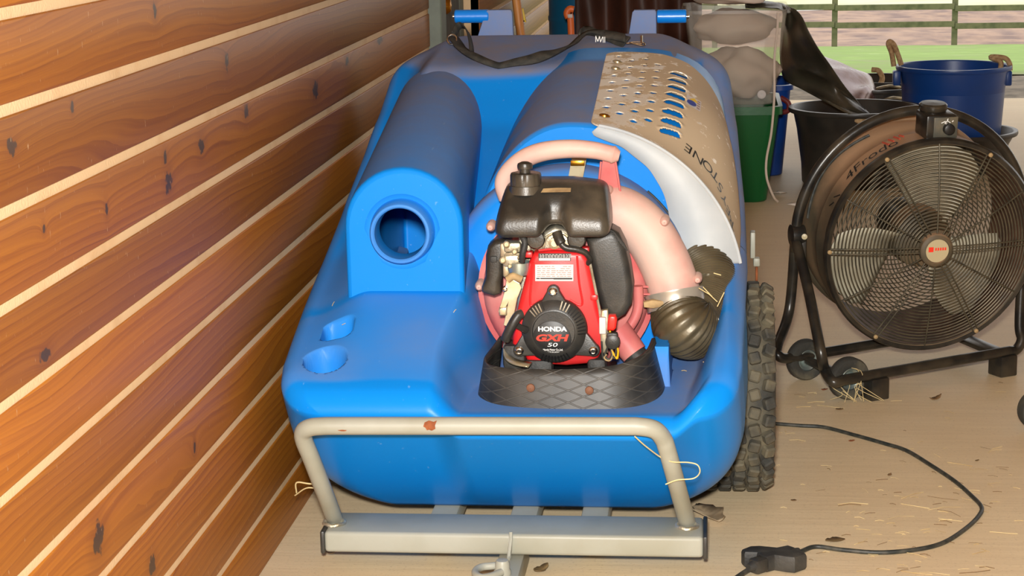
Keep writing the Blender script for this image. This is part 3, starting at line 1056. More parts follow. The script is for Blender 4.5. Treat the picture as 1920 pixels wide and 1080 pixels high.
def make_guard():
    nu, nv = 215, 250
    hr = 0.0084
    tt = np.linspace(0, 1, nv)
    U = np.zeros((nv, nu)); V = np.zeros((nv, nu))
    for i, t in enumerate(tt):
        v = t * VH
        c = 0.030
        left = 0.0
        dv = min(v, VH - v)
        if dv < c:
            left = c - math.sqrt(max(0, c * c - (c - dv) ** 2))
        right = guard_width(v)
        U[i] = np.linspace(left, right, nu)
        V[i] = v
    keep = np.ones((nv - 1, nu - 1), bool)
    cu = (U[:-1, :-1] + U[1:, 1:]) / 2; cv = (V[:-1, :-1] + V[1:, 1:]) / 2
    bulge = np.zeros_like(U)
    for (hu, hv) in HOLES:
        d = np.hypot(U - hu, V - hv)
        near = np.abs(d - hr) < 0.0016
        s = np.where(near, hr / np.maximum(d, 1e-6), 1)
        U = hu + (U - hu) * s; V = hv + (V - hv) * s
    for (q0, q1) in SLOTS:
        ax, ay = q1[0] - q0[0], q1[1] - q0[1]
        L = math.hypot(ax, ay); ax /= L; ay /= L
        s_ = (U - q0[0]) * ax + (V - q0[1]) * ay
        n_ = -(U - q0[0]) * ay + (V - q0[1]) * ax
        env = smst(-0.004, 0.012, s_) * (1 - smst(L - 0.012, L + 0.010, s_))
        bulge += 0.006 * env * np.exp(-((n_ - 0.008) / 0.007) ** 2)
    cu = (U[:-1, :-1] + U[1:, 1:]) / 2; cv = (V[:-1, :-1] + V[1:, 1:]) / 2
    for (hu, hv) in HOLES:
        keep &= np.hypot(cu - hu, cv - hv) > hr - 0.0004
    for (q0, q1) in SLOTS:
        ax, ay = q1[0] - q0[0], q1[1] - q0[1]
        L = math.hypot(ax, ay); ax /= L; ay /= L
        s_ = (cu - q0[0]) * ax + (cv - q0[1]) * ay
        n_ = -(cu - q0[0]) * ay + (cv - q0[1]) * ax
        sc = np.clip(s_, 0.006, L - 0.006)
        keep &= np.hypot(s_ - sc, n_) > 0.0055
    used = np.zeros((nv, nu), bool)
    used[:-1, :-1] |= keep; used[1:, :-1] |= keep; used[:-1, 1:] |= keep; used[1:, 1:] |= keep
    idx = -np.ones((nv, nu), int)
    idx[used] = np.arange(used.sum())
    A = a0 + U / HR
    Xp, Yp, Zp = hump_xyz(A, gy0 + V, GUARD_G + bulge)
    vs = np.stack([Xp, Yp, Zp], -1)[used]
    f = np.argwhere(keep)
    fs = [(idx[i, j], idx[i, j + 1], idx[i + 1, j + 1], idx[i + 1, j]) for i, j in f]
    g = MB(); g.add(vs.tolist(), fs)
    return g


def guard_mat():
    m = bpy.data.materials.new('dirty_pressed_steel')
    N, L, b = nodes_of(m)
    tc = N.new('ShaderNodeTexCoord')
    n = N.new('ShaderNodeTexNoise'); n.inputs['Scale'].default_value = 16; n.inputs['Detail'].default_value = 9; n.inputs['Roughness'].default_value = 0.72
    L.new(tc.outputs['Object'], n.inputs['Vector'])
    sep = N.new('ShaderNodeSeparateXYZ'); L.new(tc.outputs['Object'], sep.inputs[0])
    # more dirt towards the right and the front
    mr0 = N.new('ShaderNodeMapRange'); mr0.inputs['From Min'].default_value = -0.12; mr0.inputs['From Max'].default_value = 0.06
    mr0.inputs['To Min'].default_value = 0.0; mr0.inputs['To Max'].default_value = 0.13
    L.new(sep.outputs['X'], mr0.inputs['Value'])
    ad = N.new('ShaderNodeMath'); ad.operation = 'ADD'
    L.new(n.outputs['Fac'], ad.inputs[0]); L.new(mr0.outputs[0], ad.inputs[1])
    mr = N.new('ShaderNodeMapRange'); mr.inputs['From Min'].default_value = 0.505; mr.inputs['From Max'].default_value = 0.535
    L.new(ad.outputs[0], mr.inputs['Value'])
    mx = N.new('ShaderNodeMix'); mx.data_type = 'RGBA'
    mx.inputs[6].default_value = lin(243, 234, 218); mx.inputs[7].default_value = lin(196, 177, 148)
    L.new(mr.outputs[0], mx.inputs[0]); L.new(mx.outputs[2], b.inputs['Base Color'])
    rr = N.new('ShaderNodeMapRange'); rr.inputs['To Min'].default_value = 0.35; rr.inputs['To Max'].default_value = 0.85
    L.new(mr.outputs[0], rr.inputs['Value']); L.new(rr.outputs[0], b.inputs['Roughness'])
    mt = N.new('ShaderNodeMapRange'); mt.inputs['To Min'].default_value = 0.35; mt.inputs['To Max'].default_value = 0.0
    L.new(mr.outputs[0], mt.inputs['Value']); L.new(mt.outputs[0], b.inputs['Metallic'])
    return m


M['guard'] = guard_mat()
M['guard_clean'] = mat('clean_steel_flange', lin(186, 191, 193), 0.55, 0.0, spec=0.2, col2=lin(172, 178, 182), scale=8)
guard = make_guard().build('steel_guard', 'guard', TR, angle=60)
sd = guard.modifiers.new('thickness', 'SOLIDIFY'); sd.thickness = 0.0025; sd.offset = -1
# turned-down front flange
inner_px = [(1110, 247), (1116, 255), (1140, 265), (1165, 275), (1190, 294), (1215, 315), (1232, 340), (1245, 365), (1253, 395), (1258, 430), (1262, 470), (1280, 500)]
inner = smooth_path([P(x, y, y=3.566) for x, y in inner_px], 6)
N_ = len(inner)
outer = []
for i in range(N_):
    t = i / (N_ - 1)
    outer.append(hump_pt(a0 + 0.05 + (a1 - a0 - 0.05) * t, 3.566, GUARD_G))
outer0 = [hump_pt(a0 + 0.05 + (a1 - a0 - 0.05) * i / (N_ - 1), 3.566, GUARD_G) for i in range(N_)]
fl = MB()
fl.loft([outer0, inner], closed_ring=False)
fo = fl.build('front_flange', 'guard_clean', guard, label='pale clean steel flange', angle=30)
s2 = fo.modifiers.new('thickness', 'SOLIDIFY'); s2.thickness = 0.003
lp = MB(); lp.tube([p + Vector((0, -0.002, 0)) for p in outer0], 0.0032, 8); lp.build('rolled_edge', 'guard_clean', guard)
lp = MB()
e0 = [hump_pt(a0 + 0.004, 3.58 + k, 0) for k in (0, 0.02)]
for (px, py) in [(1080 + 200 / 2.571, 80 + 95 / 2.571), (1080 + 192 / 2.571, 80 + 127 / 2.571), (1080 + 138 / 2.571, 80 + 355 / 2.571)]:
    q = arc_u(px, py, 0)
    if q:
        c = guard_uv(*q)
        a = a0 + q[0] / HR
        b = MB(); b.lathe([(0.011, 0), (0.0105, 0.003), (0.006, 0.005), (0.0005, 0.0055)], axis_to((math.sin(a), 0, math.cos(a)), c), 14)
        b.build('rivet', 'brass' if py > 200 else 'zinc', guard)
# sticker
q = arc_u(1080 + 566 / 2.571, 80 + 290 / 2.571, 0)


def on_guard(cu, cv, pts, off=0.0012, rot=0.0):
    res = []
    for (x, y) in pts:
        xr_ = x * math.cos(rot) - y * math.sin(rot); yr_ = x * math.sin(rot) + y * math.cos(rot)
        a = a0 + (cu + xr_) / HR
        res.append(hump_pt(a, gy0 + cv + yr_, GUARD_G + off))
    return res


b = MB()
sq = [(-.014, -.030), (.014, -.030), (.014, .030), (-.014, .030)]
b.add(on_guard(*q, sq), [(0, 1, 2, 3)])
b.build('warning_sticker', 'white_label', guard, smooth=False)
b = MB()
b.add(on_guard(*q, [(-.010, .004), (.010, .004), (0, .024)], 0.0018), [(0, 1, 2)])
b.build('warning_sign', 'print_yellow', guard, smooth=False)
b = MB()
b.add(on_guard(*q, [(-.004 + .009 * math.cos(t), -.012 + .014 * math.sin(t)) for t in np.linspace(0, 2 * PI, 16)[:-1]], 0.0018), [tuple(range(15))])
b.build('mandatory_sign', 'print_blue', guard, smooth=False)
b = MB()
for k in range(4):
    b.add(on_guard(*q, [(.006, -.026 + k * .013), (.012, -.026 + k * .013), (.012, -.019 + k * .013), (.006, -.019 + k * .013)], 0.0018), [(0, 1, 2, 3)])
b.build('print', 'print_grey', guard, smooth=False)
# stamped word along the front edge, one letter after the other, read from the right
b = MB()
word = 'GREYSTONE'
lpos = [(1374, 437), (1370, 415), (1364, 396), (1357, 374), (1349, 352), (1340, 330), (1326, 313), (1308, 296), (1290, 280)]
for ch, (px, py) in zip(word, lpos):
    q = arc_u(px, py, 0)
    if not q:
        continue
    vs, fs = text_mesh(ch, 0.040, 1.0, bold=0.0)
    # letters stand with their feet towards the rear of the trailer
    b.add(on_guard(q[0], q[1], [(-x * 0.9, -y * 1.0) for x, y, _ in vs], 0.0016), fs)
b.build('stamped_word', 'print_black', guard, smooth=False)

# --- hinge lugs and blue pins on the rear lid
for side, (px0, px1, fx0, fx1) in enumerate([(853, 917, 895, 963), (1232, 1287, 1178, 1231)]):
    yh = 4.47
    a, c = P(px0, 31, y=yh), P(px1, 31, y=yh)
    b = MB(); b.lathe([(0.0005, 0), (0.0135, 0), (0.0155, 0.002), (0.0155, (c - a).length - 0.002), (0.0135, (c - a).length), (0.0005, (c - a).length)], axis_to((1, 0, 0), a), 20)
    hb = b.build('hinge_barrel', 'blue_shiny', TR)
    e = a if side == 0 else c
    b = MB(); b.lathe([(0.0005, -0.006), (0.005, -0.005), (0.005, 0.006), (0.0005, 0.007)], axis_to((1, 0, 0), e), 12); b.build('hinge_pin', 'chrome', hb)
    f0, f1 = P(fx0, 46, y=yh), P(fx1, 46, y=yh)
    zt = P(fx0, 18.5, y=yh).z
    wdt = f1.x - f0.x
    z0 = f0.z - 0.03
    h = zt - z0
    if side == 0:
        poly = [(0, 0), (wdt, 0), (wdt * 0.98, h * 0.9), (wdt * 0.94, h), (wdt * 0.3, h), (wdt * 0.24, h * 0.9)]
    else:
        poly = [(0, 0), (wdt, 0), (wdt, h * 0.92), (wdt * 0.95, h), (wdt * 0.22, h), (wdt * 0.15, h * 0.92)]
    b = MB(); b.prism(poly, at_front((f0.x, yh + 0.012, z0)), 0.024, bev=0.003)
    dust_build(b, 'hinge_lug', TR, lambda p: 0.75)

# --- drawbar frame
fr = MB()
FBY = 3.165
bl, br_ = P(607, 1001, y=FBY), P(1319, 1008, y=FBY)
bx0, bx1 = bl.x, br_.x
FBD = P(963, 963.5, z=0.0838).y - FBY
fr.box(((bx0 + bx1) / 2, FBY + FBD / 2, 0.0645), (bx1 - bx0, FBD, 0.0385), bev=0.007, seg=3)
frame = fr.build('frame_beam', 'steel_grey', TR)
for x in (bx0, bx1):
    b = MB(); b.box((x + (-0.003 if x == bx0 else 0.003), FBY + FBD / 2, 0.064), (0.008, FBD + 0.003, 0.0415), bev=0.003); b.build('end_cap', 'black', frame)
for px in (833, 983, 1116):
    q = P(px, 957, z=0.064)
    b = MB(); b.box((q.x, 3.60, 0.043), (0.05, 0.74, 0.036), bev=0.005); b.build('frame_rail', 'steel_grey', frame)
# hitch tube, gusset and locking pin
hq = P(957, 1040, z=0.045)
b = MB(); b.box((hq.x + 0.002, 3.03, 0.0235), (0.045, 0.46, 0.043), bev=0.004)
hitch = b.build('hitch_tube', 'steel_grey', TR)
b = MB()
g0, g1, g2 = P(958, 1000, y=FBY - 0.0006), P(957, 1032, y=FBY - 0.0006), P(954, 1047, z=0.0455)
gx_ = Vector((0.003, 0, 0))
b.add([g0 - gx_, g1 - gx_, g2 - gx_, g0 + gx_, g1 + gx_, g2 + gx_], [(0, 1, 2), (3, 5, 4), (0, 2, 5, 3), (0, 3, 4, 1), (1, 4, 5, 2)])
b.build('gusset', 'steel_grey', hitch, smooth=False)
b = MB(); b.tube([g0 + Vector((0, -.001, .003)), g0 + Vector((0, -.004, -.01)), g2 + Vector((0, -.002, .004)), g2 + Vector((0, -.008, .001))], 0.0032, 8); b.build('weld_bead', 'steel_grey', hitch)
pq = P(942, 1066, z=0.056)
b = MB()
b.lathe([(0.0005, 0.016), (0.010, 0.015), (0.0125, 0.010), (0.0125, 0.0), (0.015, -0.004), (0.015, -0.012)], Matrix.Translation((pq.x, pq.y, 0.056)), 18)
b.build('pin_head', 'steel_grey', hitch)
lpts = [P(x, y, z=0.056) for x, y in [(947, 1058), (925, 1061), (905, 1063), (893, 1069), (892, 1077), (904, 1083), (922, 1080), (940, 1073)]]
b = MB(); b.tube(smooth_path(lpts, 6), 0.0065, 10); b.build('pin_loop', 'steel_grey', hitch)

# guard hoop
hp = [P(628, 975, z=0.084), P(604, 912, y=3.135), P(583, 858, y=3.09), P(570, 826, y=3.07), P(569, 810, y=3.06), P(580, 802, y=3.052), P(604, 799, y=3.05), P(660, 798.5, y=3.05), P(900, 798.5, y=3.05), P(1150, 799, y=3.05),
      P(1200, 800, y=3.05), P(1228, 806, y=3.055), P(1243, 822, y=3.07), P(1250, 840, y=3.08), P(1264, 890, y=3.115), P(1289, 982, z=0.084)]
b = MB(); b.tube(smooth_path(hp, 8), 0.0152, 16)
hoop = b.build('guard_hoop', 'steel_grey', TR)
for px, py in ((627, 980), (1288, 986)):
    q = P(px, py, z=0.085)
    b = MB(); b.tube([q + Vector((0.018 * math.cos(t), 0.018 * math.sin(t), 0.001 * math.sin(5 * t))) for t in np.linspace(0, 2 * PI, 24)[:-1]], 0.004, 8, closed=True)
    b.build('weld_bead', 'alu', hoop)


def flake(px, py, y0, pts, name='rust_patch', mt='rust'):
    """thin scab of bare rust lying on the hoop"""
    c = P(px, py, y=y0)
    b = MB()
    vs = [c]
    for x, y in pts:
        vs.append(P(px + x, py + y, y=y0))
    n = len(pts)
    b.add(vs, [(0, i + 1, (i + 1) % n + 1) for i in range(n)])
    return b


for (px, py, pts) in [(809, 794, [(-11, -6), (-3, -9), (6, -7), (12, -9), (9, -1), (10, 5), (3, 9), (-2, 7), (-6, 8), (-9, 3), (-13, 1)]),
                      (645, 803, [(-9, -1), (0, -2), (9, -1), (4, 2), (-5, 2)])]:
    b = MB()
    ring = [Vector((px + x, py + y, 0)) for x, y in pts]
    cpt = Vector((px, py, 0))
    vs, fs = [], []

    def onto(x, y):
        # nearest point of the bar's front surface
        ax_z = P(900, 798.5, y=3.05).z
        q0 = P(x, y, y=3.05)
        dz = q0.z - ax_z
        dz = max(-0.0145, min(0.0145, dz))
        dy = -math.sqrt(0.0158 ** 2 - dz ** 2)
        return Vector((q0.x, 3.05 + dy, ax_z + dz))
    K = 4
    rows = []
    for k in range(K + 1):
        rows.append([onto(*(cpt.lerp(r_, k / K)).xy) for r_ in ring])
    b.loft(rows)
    b.build('rust_patch', 'rust', hoop, angle=180)

# --- wheels
WY, WR = 3.715, 0.208


def make_wheel(xc_, nm):
    b = MB()
    hw = 0.082
    prof = [(0.098, -hw * 0.75), (0.11, -hw * 0.9), (0.15, -hw), (0.175, -hw * 0.97), (0.188, -hw * 0.86), (0.194, -hw * 0.6), (0.1965, 0), (0.194, hw * 0.6), (0.188, hw * 0.86), (0.175, hw * 0.97), (0.15, hw), (0.11, hw * 0.9), (0.098, hw * 0.75)]
    X = axis_to((1, 0, 0), (xc_, WY, WR))
    b.lathe(prof, X, 72)
    ty = b.build(nm, 'tyre', TR)
    kb = MB()
    nk = 36
    for row, x in enumerate((-0.068, -0.041, -0.0137, 0.0137, 0.041, 0.068)):
        for k in range(nk):
            a = 2 * PI * (k + 0.5 * (row % 2)) / nk
            R_ = Matrix.Rotation(a, 3, 'X')
            edge = abs(x) > 0.05
            rr_ = 0.1935 if edge else 0.199
            tilt = Matrix.Rotation((0.55 if x > 0 else -0.55) if edge else 0, 3, 'Y') @ Matrix.Rotation(0.25 * (-1) ** k, 3, 'Z')
            c = Vector((xc_ + x, WY, WR)) + R_ @ Vector((0, 0, rr_))
            kb.box(c, (0.022, 0.022, 0.018), R_ @ tilt, bev=0.003, seg=1)
    t = kb.build('tyre_tread', 'tyre', ty, smooth=False, kind='stuff')
    b = MB(); b.lathe([(0.099, -0.06), (0.09, -0.055), (0.06, 0.01), (0.03, 0.02), (0.03, 0.045), (0.0005, 0.046)], X, 32); b.build('rim', 'steel_grey', ty)
    return ty


make_wheel(0.038, 'wheel')
make_wheel(-0.69, 'wheel')
b = MB(); b.tube([(-0.66, WY, WR), (0.01, WY, WR)], 0.02, 12); b.build('axle', 'steel_grey', TR)
# over-centre catch on the right side, rear
q = P(1415, 458, y=3.97)
b = MB(); b.box((q.x - 0.004, q.y, q.z), (0.010, 0.03, 0.055), bev=0.002); b.box((q.x + 0.004, q.y - 0.01, q.z - 0.035), (0.014, 0.02, 0.018), bev=0.003)
lc_ = b.build('lid_catch', 'steel_grey', TR)
b = MB(); b.tube([q + Vector((0.004, -0.012 + 0.010 * math.cos(t), -0.062 + 0.016 * math.sin(t))) for t in np.linspace(0, 2 * PI, 17)[:-1]], 0.0025, 8, closed=True); b.build('catch_ring', 'rust', lc_)

# --- rubber apron in front of the engine
top_px = [(943, 631, 3.33), (930, 650, 3.29), (914, 672, 3.235), (918, 683, 3.205), (945, 689, 3.185), (1000, 692, 3.172), (1075, 692, 3.168), (1150, 685, 3.172), (1192, 671, 3.195), (1212, 655, 3.235), (1222, 634, 3.30)]
bot_px = [(935, 715, 3.33), (915, 728, 3.29), (901, 748, 3.235), (906, 768, 3.20), (935, 779, 3.165), (1000, 783, 3.148), (1085, 784, 3.145), (1160, 782, 3.15), (1210, 774, 3.175), (1238, 755, 3.225), (1246, 728, 3.30)]
tp = smooth_path([P(x, y, y=d) for x, y, d in top_px], 8)
bt = smooth_path([P(x, y, y=d) for x, y, d in bot_px], 8)
b = MB()
b.loft([[t.lerp(q_, k / 6) for k in range(7)] for t, q_ in zip(tp, bt)], closed_ring=False)


def apron_mat():
    m = mat('chevron_belting', lin(34, 34, 33), 0.5, col2=lin(58, 56, 52), scale=18)
    N, L, bb = nodes_of(m)
    tc = N.new('ShaderNodeTexCoord')
    hts = []
    for rot in (0.35, -0.35):
        mp = N.new('ShaderNodeMapping'); mp.inputs['Rotation'].default_value = (0, rot, 0); L.new(tc.outputs['Object'], mp.inputs['Vector'])
        wv = N.new('ShaderNodeTexWave'); wv.bands_direction = 'Z'; wv.inputs['Scale'].default_value = 17; wv.inputs['Distortion'].default_value = 0.6
        L.new(mp.outputs[0], wv.inputs['Vector'])
        mr = N.new('ShaderNodeMapRange'); mr.inputs['From Min'].default_value = 0.955; mr.inputs['From Max'].default_value = 0.995
        L.new(wv.outputs['Fac'], mr.inputs['Value']); hts.append(mr.outputs[0])
    mxn = N.new('ShaderNodeMath'); mxn.operation = 'MAXIMUM'; L.new(hts[0], mxn.inputs[0]); L.new(hts[1], mxn.inputs[1])
    bp = N.new('ShaderNodeBump'); bp.inputs['Strength'].default_value = 0.35; bp.inputs['Distance'].default_value = 0.003
    L.new(mxn.outputs[0], bp.inputs['Height']); L.new(bp.outputs['Normal'], bb.inputs['Normal'])
    src = bb.inputs['Base Color'].links[0].from_socket
    mx = N.new('ShaderNodeMix'); mx.data_type = 'RGBA'; L.new(src, mx.inputs[6]); mx.inputs[7].default_value = lin(92, 88, 80)
    mm = N.new('ShaderNodeMath'); mm.operation = 'MULTIPLY'; mm.inputs[1].default_value = 0.28; L.new(mxn.outputs[0], mm.inputs[0]); L.new(mm.outputs[0], mx.inputs[0])
    L.new(mx.outputs[2], bb.inputs['Base Color'])
    return m


M['apron'] = apron_mat()
apron = b.build('rubber_apron', 'apron', TR, angle=60)
sm_ = apron.modifiers.new('thickness', 'SOLIDIFY'); sm_.thickness = 0.006; sm_.offset = 1
for px, py, d in ((995, 727, 3.150), (1105, 732, 3.147), (1000, 779, 3.138), (1110, 780, 3.136)):
    b = MB(); b.lathe([(0.0075, 0), (0.007, 0.003), (0.004, 0.005), (0.0005, 0.0055)], at_front(P(px, py, y=d)), 14); b.build('bolt_head', mat('rusty_bolt', lin(116, 76, 52), 0.7), apron)
b = MB()
bp_ = [P(949, 632, y=3.31), P(943, 650, y=3.29), P(946, 672, y=3.26), P(962, 684, y=3.24), P(990, 690, y=3.23)]
b.loft([[p + Vector((0, 0, 0)), p + Vector((0.004, 0.03, 0.0))] for p in smooth_path(bp_, 5)], closed_ring=False)
so = b.build('side_bracket', 'zinc', apron); so.modifiers.new('thickness', 'SOLIDIFY').thickness = 0.003
# dried leaf-shaped mud patch beside the apron

# ------------------------------------------------------------------ blower (faded red plastic)
BY = 3.45
bc2 = P(1060, 548, y=3.41)
b = MB()
BR = 0.150
b.lathe([(0.0005, -0.035), (BR - 0.012, -0.035), (BR, -0.028), (BR + 0.003, -0.012), (BR + 0.012, -0.010), (BR + 0.013, -0.004), (BR + 0.003, -0.002), (BR, 0.012), (BR - 0.014, 0.028), (BR - 0.05, 0.036), (0.02, 0.036), (0.0005, 0.036)],
        at_front((bc2.x, 3.43, bc2.z)), 64)
blower = b.build('blower_casing', 'pink', TR)
# outlet elbow
pp = [P(1085, 395, y=3.42), P(1130, 392, y=3.42), P(1172, 402, y=3.42), P(1210, 433, y=3.42), P(1240, 480, y=3.415), P(1260, 530, y=3.41), P(1268, 572, y=3.40)]
b = MB(); b.tube(smooth_path(pp, 8), [0.034 + 0.013 * min(1, i / 12) for i in range(49)], 24)
elbow = b.build('outlet_elbow', 'pink_top', blower)
rp = [P(1143, 352, y=3.425), P(1180, 362, y=3.425), P(1215, 385, y=3.425), P(1252, 425, y=3.425), P(1282, 480, y=3.42), P(1303, 528, y=3.415)]
b = MB(); b.tube(smooth_path(rp, 8), 0.004, 8); b.build('seam_rib', 'pink', blower)
for (px, py, r) in [(1246, 414, .0092), (1308, 522, .0085), (1141, 356, .0085), (921, 424, .009), (900, 535, .009)]:
    c = P(px, py, y=3.40)
    b = MB(); b.lathe([(0.0005, 0.020), (r * .5, 0.0185), (r * .88, 0.012), (r, 0.002), (r, -0.02)], at_front(c), 16); b.build('screw_boss', 'pink_top', blower)
# radial ribs and breather tube on the casing
for py in (537, 551):
    b = MB(); b.tube([P(1160, py, y=3.39), P(1224, py + 1, y=3.39)], 0.0022, 6); b.build('rib', 'pink', blower)
gp = [P(1196, 536, y=3.385), P(1197, 570, y=3.385), P(1191, 595, y=3.382), P(1176, 618, y=3.378), P(1158, 634, y=3.375)]
b = MB(); b.tube(smooth_path(gp, 8), 0.0095, 12); b.build('breather_pipe', 'pink', blower)
b = MB(); b.tube([P(1155, 622, y=3.36), P(1178, 648, y=3.355), P(1190, 664, y=3.35)], [0.028, 0.025, 0.024], 20); st = b.build('lower_spigot', 'pink', blower)
b = MB(); b.tube([P(1184, 657, y=3.352), P(1200, 676, y=3.345), P(1210, 690, y=3.34)], [0.0215, 0.021, 0.02], 20); b.build('rubber_sleeve', 'rubber', blower)
# carrying handle over the engine
hpth = [P(950, 372, y=3.42), P(944, 345, y=3.415), P(955, 322, y=3.41), P(983, 298, y=3.40), P(1020, 284, y=3.395), P(1070, 279, y=3.39), P(1115, 282, y=3.39), P(1150, 290, y=3.39)]
hs = smooth_path(hpth, 8)
b = MB(); rad = [0.0150 + 0.0025 * math.sin(PI * min(1, i / (len(hs) - 1) * 1.1)) for i in range(len(hs))]
rad[-1] = 0.0165
hs.append(hs[-1] + (hs[-1] - hs[-2]).normalized() * 0.011); rad.append(0.009)
b.tube(hs, rad, 18)
b.build('carry_handle', 'pink_top', blower)
b = MB()
q0, q1, q2, q3 = P(1130, 300, y=3.40), P(1153, 302, y=3.40), P(1166, 372, y=3.41), P(1122, 366, y=3.41)
b.loft([[q0, q1, q1 + Vector((0, .016, 0)), q0 + Vector((0, .016, 0))], [q3, q2, q2 + Vector((0, .016, 0)), q3 + Vector((0, .016, 0))]], caps=True)
b.build('handle_leg', 'pink', blower, smooth=False)
b = MB(); b.tube([P(1127, 303, y=3.393), P(1120, 366, y=3.40)], .002, 6); b.tube([P(1154, 303, y=3.393), P(1165, 372, y=3.40)], .002, 6); b.build('handle_flange', 'pink', blower)
# beige strap behind the handle with brass plate
b = MB()
sp0 = [P(1086, 296, y=3.485), P(1082, 318, y=3.483), P(1078, 340, y=3.48), P(1076, 372, y=3.475)]
b.loft([[p + Vector((-.0135, 0, 0)), p + Vector((.0135, 0, 0)), p + Vector((.0135, .004, 0)), p + Vector((-.0135, .004, 0))] for p in sp0], caps=True)
stp = b.build('holding_strap', 'beige_strap', TR, smooth=False)
b = MB(); b.box(P(1083, 306, y=3.480), (0.026, 0.003, 0.010), bev=0.001); b.build('brass_plate', 'brass', stp)

# ------------------------------------------------------------------ engine
EY = 3.285


def E3(px, py, dy=0.0):
    return P(px, py, y=EY + dy)


def outline(pts, y, sub=0):
    """pixel outline -> local 2-D outline about its first point's plane"""
    v = [P(x, yy, y=y) for x, yy in pts]
    if sub:
        v = smooth_path(v, sub, closed=True)
    return [(p.x, p.z) for p in v]


def slab(mb_, pts, y_front, depth, bev=0.006, sub=0, seg=3):
    o = outline(pts, y_front, sub)
    mb_.prism(o, Matrix(((1, 0, 0, 0), (0, 0, 1, 0), (0, 1, 0, 0), (0, 0, 0, 1))) if False else Matrix.Translation((0, y_front + depth, 0)) @ FRONT, depth, bev=bev, seg=seg)
    return mb_


# crankcase block behind the cover: the engine's own body
b = MB()
slab(b, [(985, 470), (1100, 470), (1130, 520), (1135, 640), (1120, 675), (985, 672), (965, 640), (970, 540)], EY + 0.06, 0.075, bev=0.008)
engine = b.build('engine', 'alu', TR, label='small four-stroke engine with red cover and black tank')
# red fan cover
b = MB()
slab(b, [(1001, 474), (1040, 470), (1092, 472), (1103, 486), (1113, 530), (1122, 575), (1134, 620), (1139, 650), (1126, 664), (1116, 682), (1062, 687), (1010, 684), (988, 679), (980, 660), (960, 652), (962, 615), (972, 570), (984, 525), (992, 490)], EY, 0.065, bev=0.010)
cover = b.build('fan_cover', 'red', engine)
# raised edges pressed into the cover
for pth in ([(1000, 492), (996, 530), (994, 568), (1000, 572), (1018, 560)], [(1082, 480), (1086, 530), (1092, 566), (1086, 572), (1068, 562)], [(1010, 470), (1040, 467), (1085, 470)]):
    b = MB(); b.tube(smooth_path([E3(x, y, 0.0005) for x, y in pth], 6), 0.0022, 8); b.build('cover_rib', 'red', engine)
# lugs on the right edge
for (x, y) in ((1114, 556), (1098, 468), (992, 476)):
    b = MB(); b.box(E3(x, y, 0.01), (0.014, 0.022, 0.011), bev=0.003); b.build('cover_lug', 'red', engine)
# recoil starter
rc = E3(1040, 618, -0.004)
b = MB()
RS = 0.0585
b.lathe([(RS, 0.0), (RS, 0.006), (RS - 0.003, 0.012), (RS - 0.010, 0.016), (0.041, 0.022), (0.038, 0.0225), (0.0365, 0.0185), (0.0005, 0.0185)], at_front(rc), 56)
recoil = b.build('recoil_starter', 'black', engine)
# three ears with screws
for (x, y, w0) in ((1038, 545, .016), (975, 655, .019), (1113, 655, .019)):
    c = E3(x, y, -0.004)
    d = Vector((rc.x - c.x, 0, rc.z - c.z)); L_ = d.length; d.normalize(); n_ = Vector((-d.z, 0, d.x))
    r0, r1 = 0.0115, 0.026
    poly = []
    for a in np.linspace(PI / 2, 3 * PI / 2, 9):
        poly.append(((d * (math.cos(a) * r0) + n_ * (math.sin(a) * r0))))
    poly = [(c.x + v.x, c.z + v.z) for v in poly]
    e = d * (L_ - 0.045)
    poly += [(c.x + e.x - n_.x * r1, c.z + e.z - n_.z * r1), (c.x + e.x + n_.x * r1, c.z + e.z + n_.z * r1)]
    b = MB(); b.prism(poly, Matrix.Translation((0, EY + 0.001, 0)) @ FRONT, 0.016, bev=0.003)
    b.build('starter_ear', 'black', engine)
    b = MB(); b.lathe([(0.0078, 0), (0.0078, 0.0025), (0.0060, 0.004), (0.0058, 0.0075), (0.0040, 0.0082), (0.0036, 0.005), (0.0005, 0.005)], at_front((c.x, EY - 0.014, c.z)), 18)
    b.build('cover_screw', 'chrome', engine)
# vent slots: flat strips, black for slits in shade, pale where lit
for k, a in enumerate(list(np.radians(np.linspace(16, 94, 12))) + list(np.radians(np.linspace(-48, -22, 5))) + list(np.radians(np.linspace(150, 205, 9)))):
    ra, rb = (0.0425, 0.0565)
    deep = MB()
    t_ = Vector((math.sin(a), 0, math.cos(a)))
    c0_ = Vector((rc.x, 0, rc.z)) + t_ * ra; c1_ = Vector((rc.x, 0, rc.z)) + t_ * rb
    wv_ = Vector((math.cos(a), 0, -math.sin(a))) * 0.0011
    y0_, y1_ = rc.y - 0.0226, rc.y - 0.0140
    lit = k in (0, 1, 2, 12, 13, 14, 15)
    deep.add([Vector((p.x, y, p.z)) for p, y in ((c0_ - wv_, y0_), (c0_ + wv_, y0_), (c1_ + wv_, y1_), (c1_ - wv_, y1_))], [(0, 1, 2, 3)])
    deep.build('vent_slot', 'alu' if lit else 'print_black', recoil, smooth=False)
# badge
lc = Vector((E3(1036.5, 632).x, EY - 0.0228, E3(1036, 632).z))
b = MB(); b.lathe([(0.0345, -0.0015), (0.0345, 0.0), (0.0335, 0.0006), (0.0005, 0.0006)], at_front(lc), 48); badge = b.build('maker_badge', 'print_black', engine)


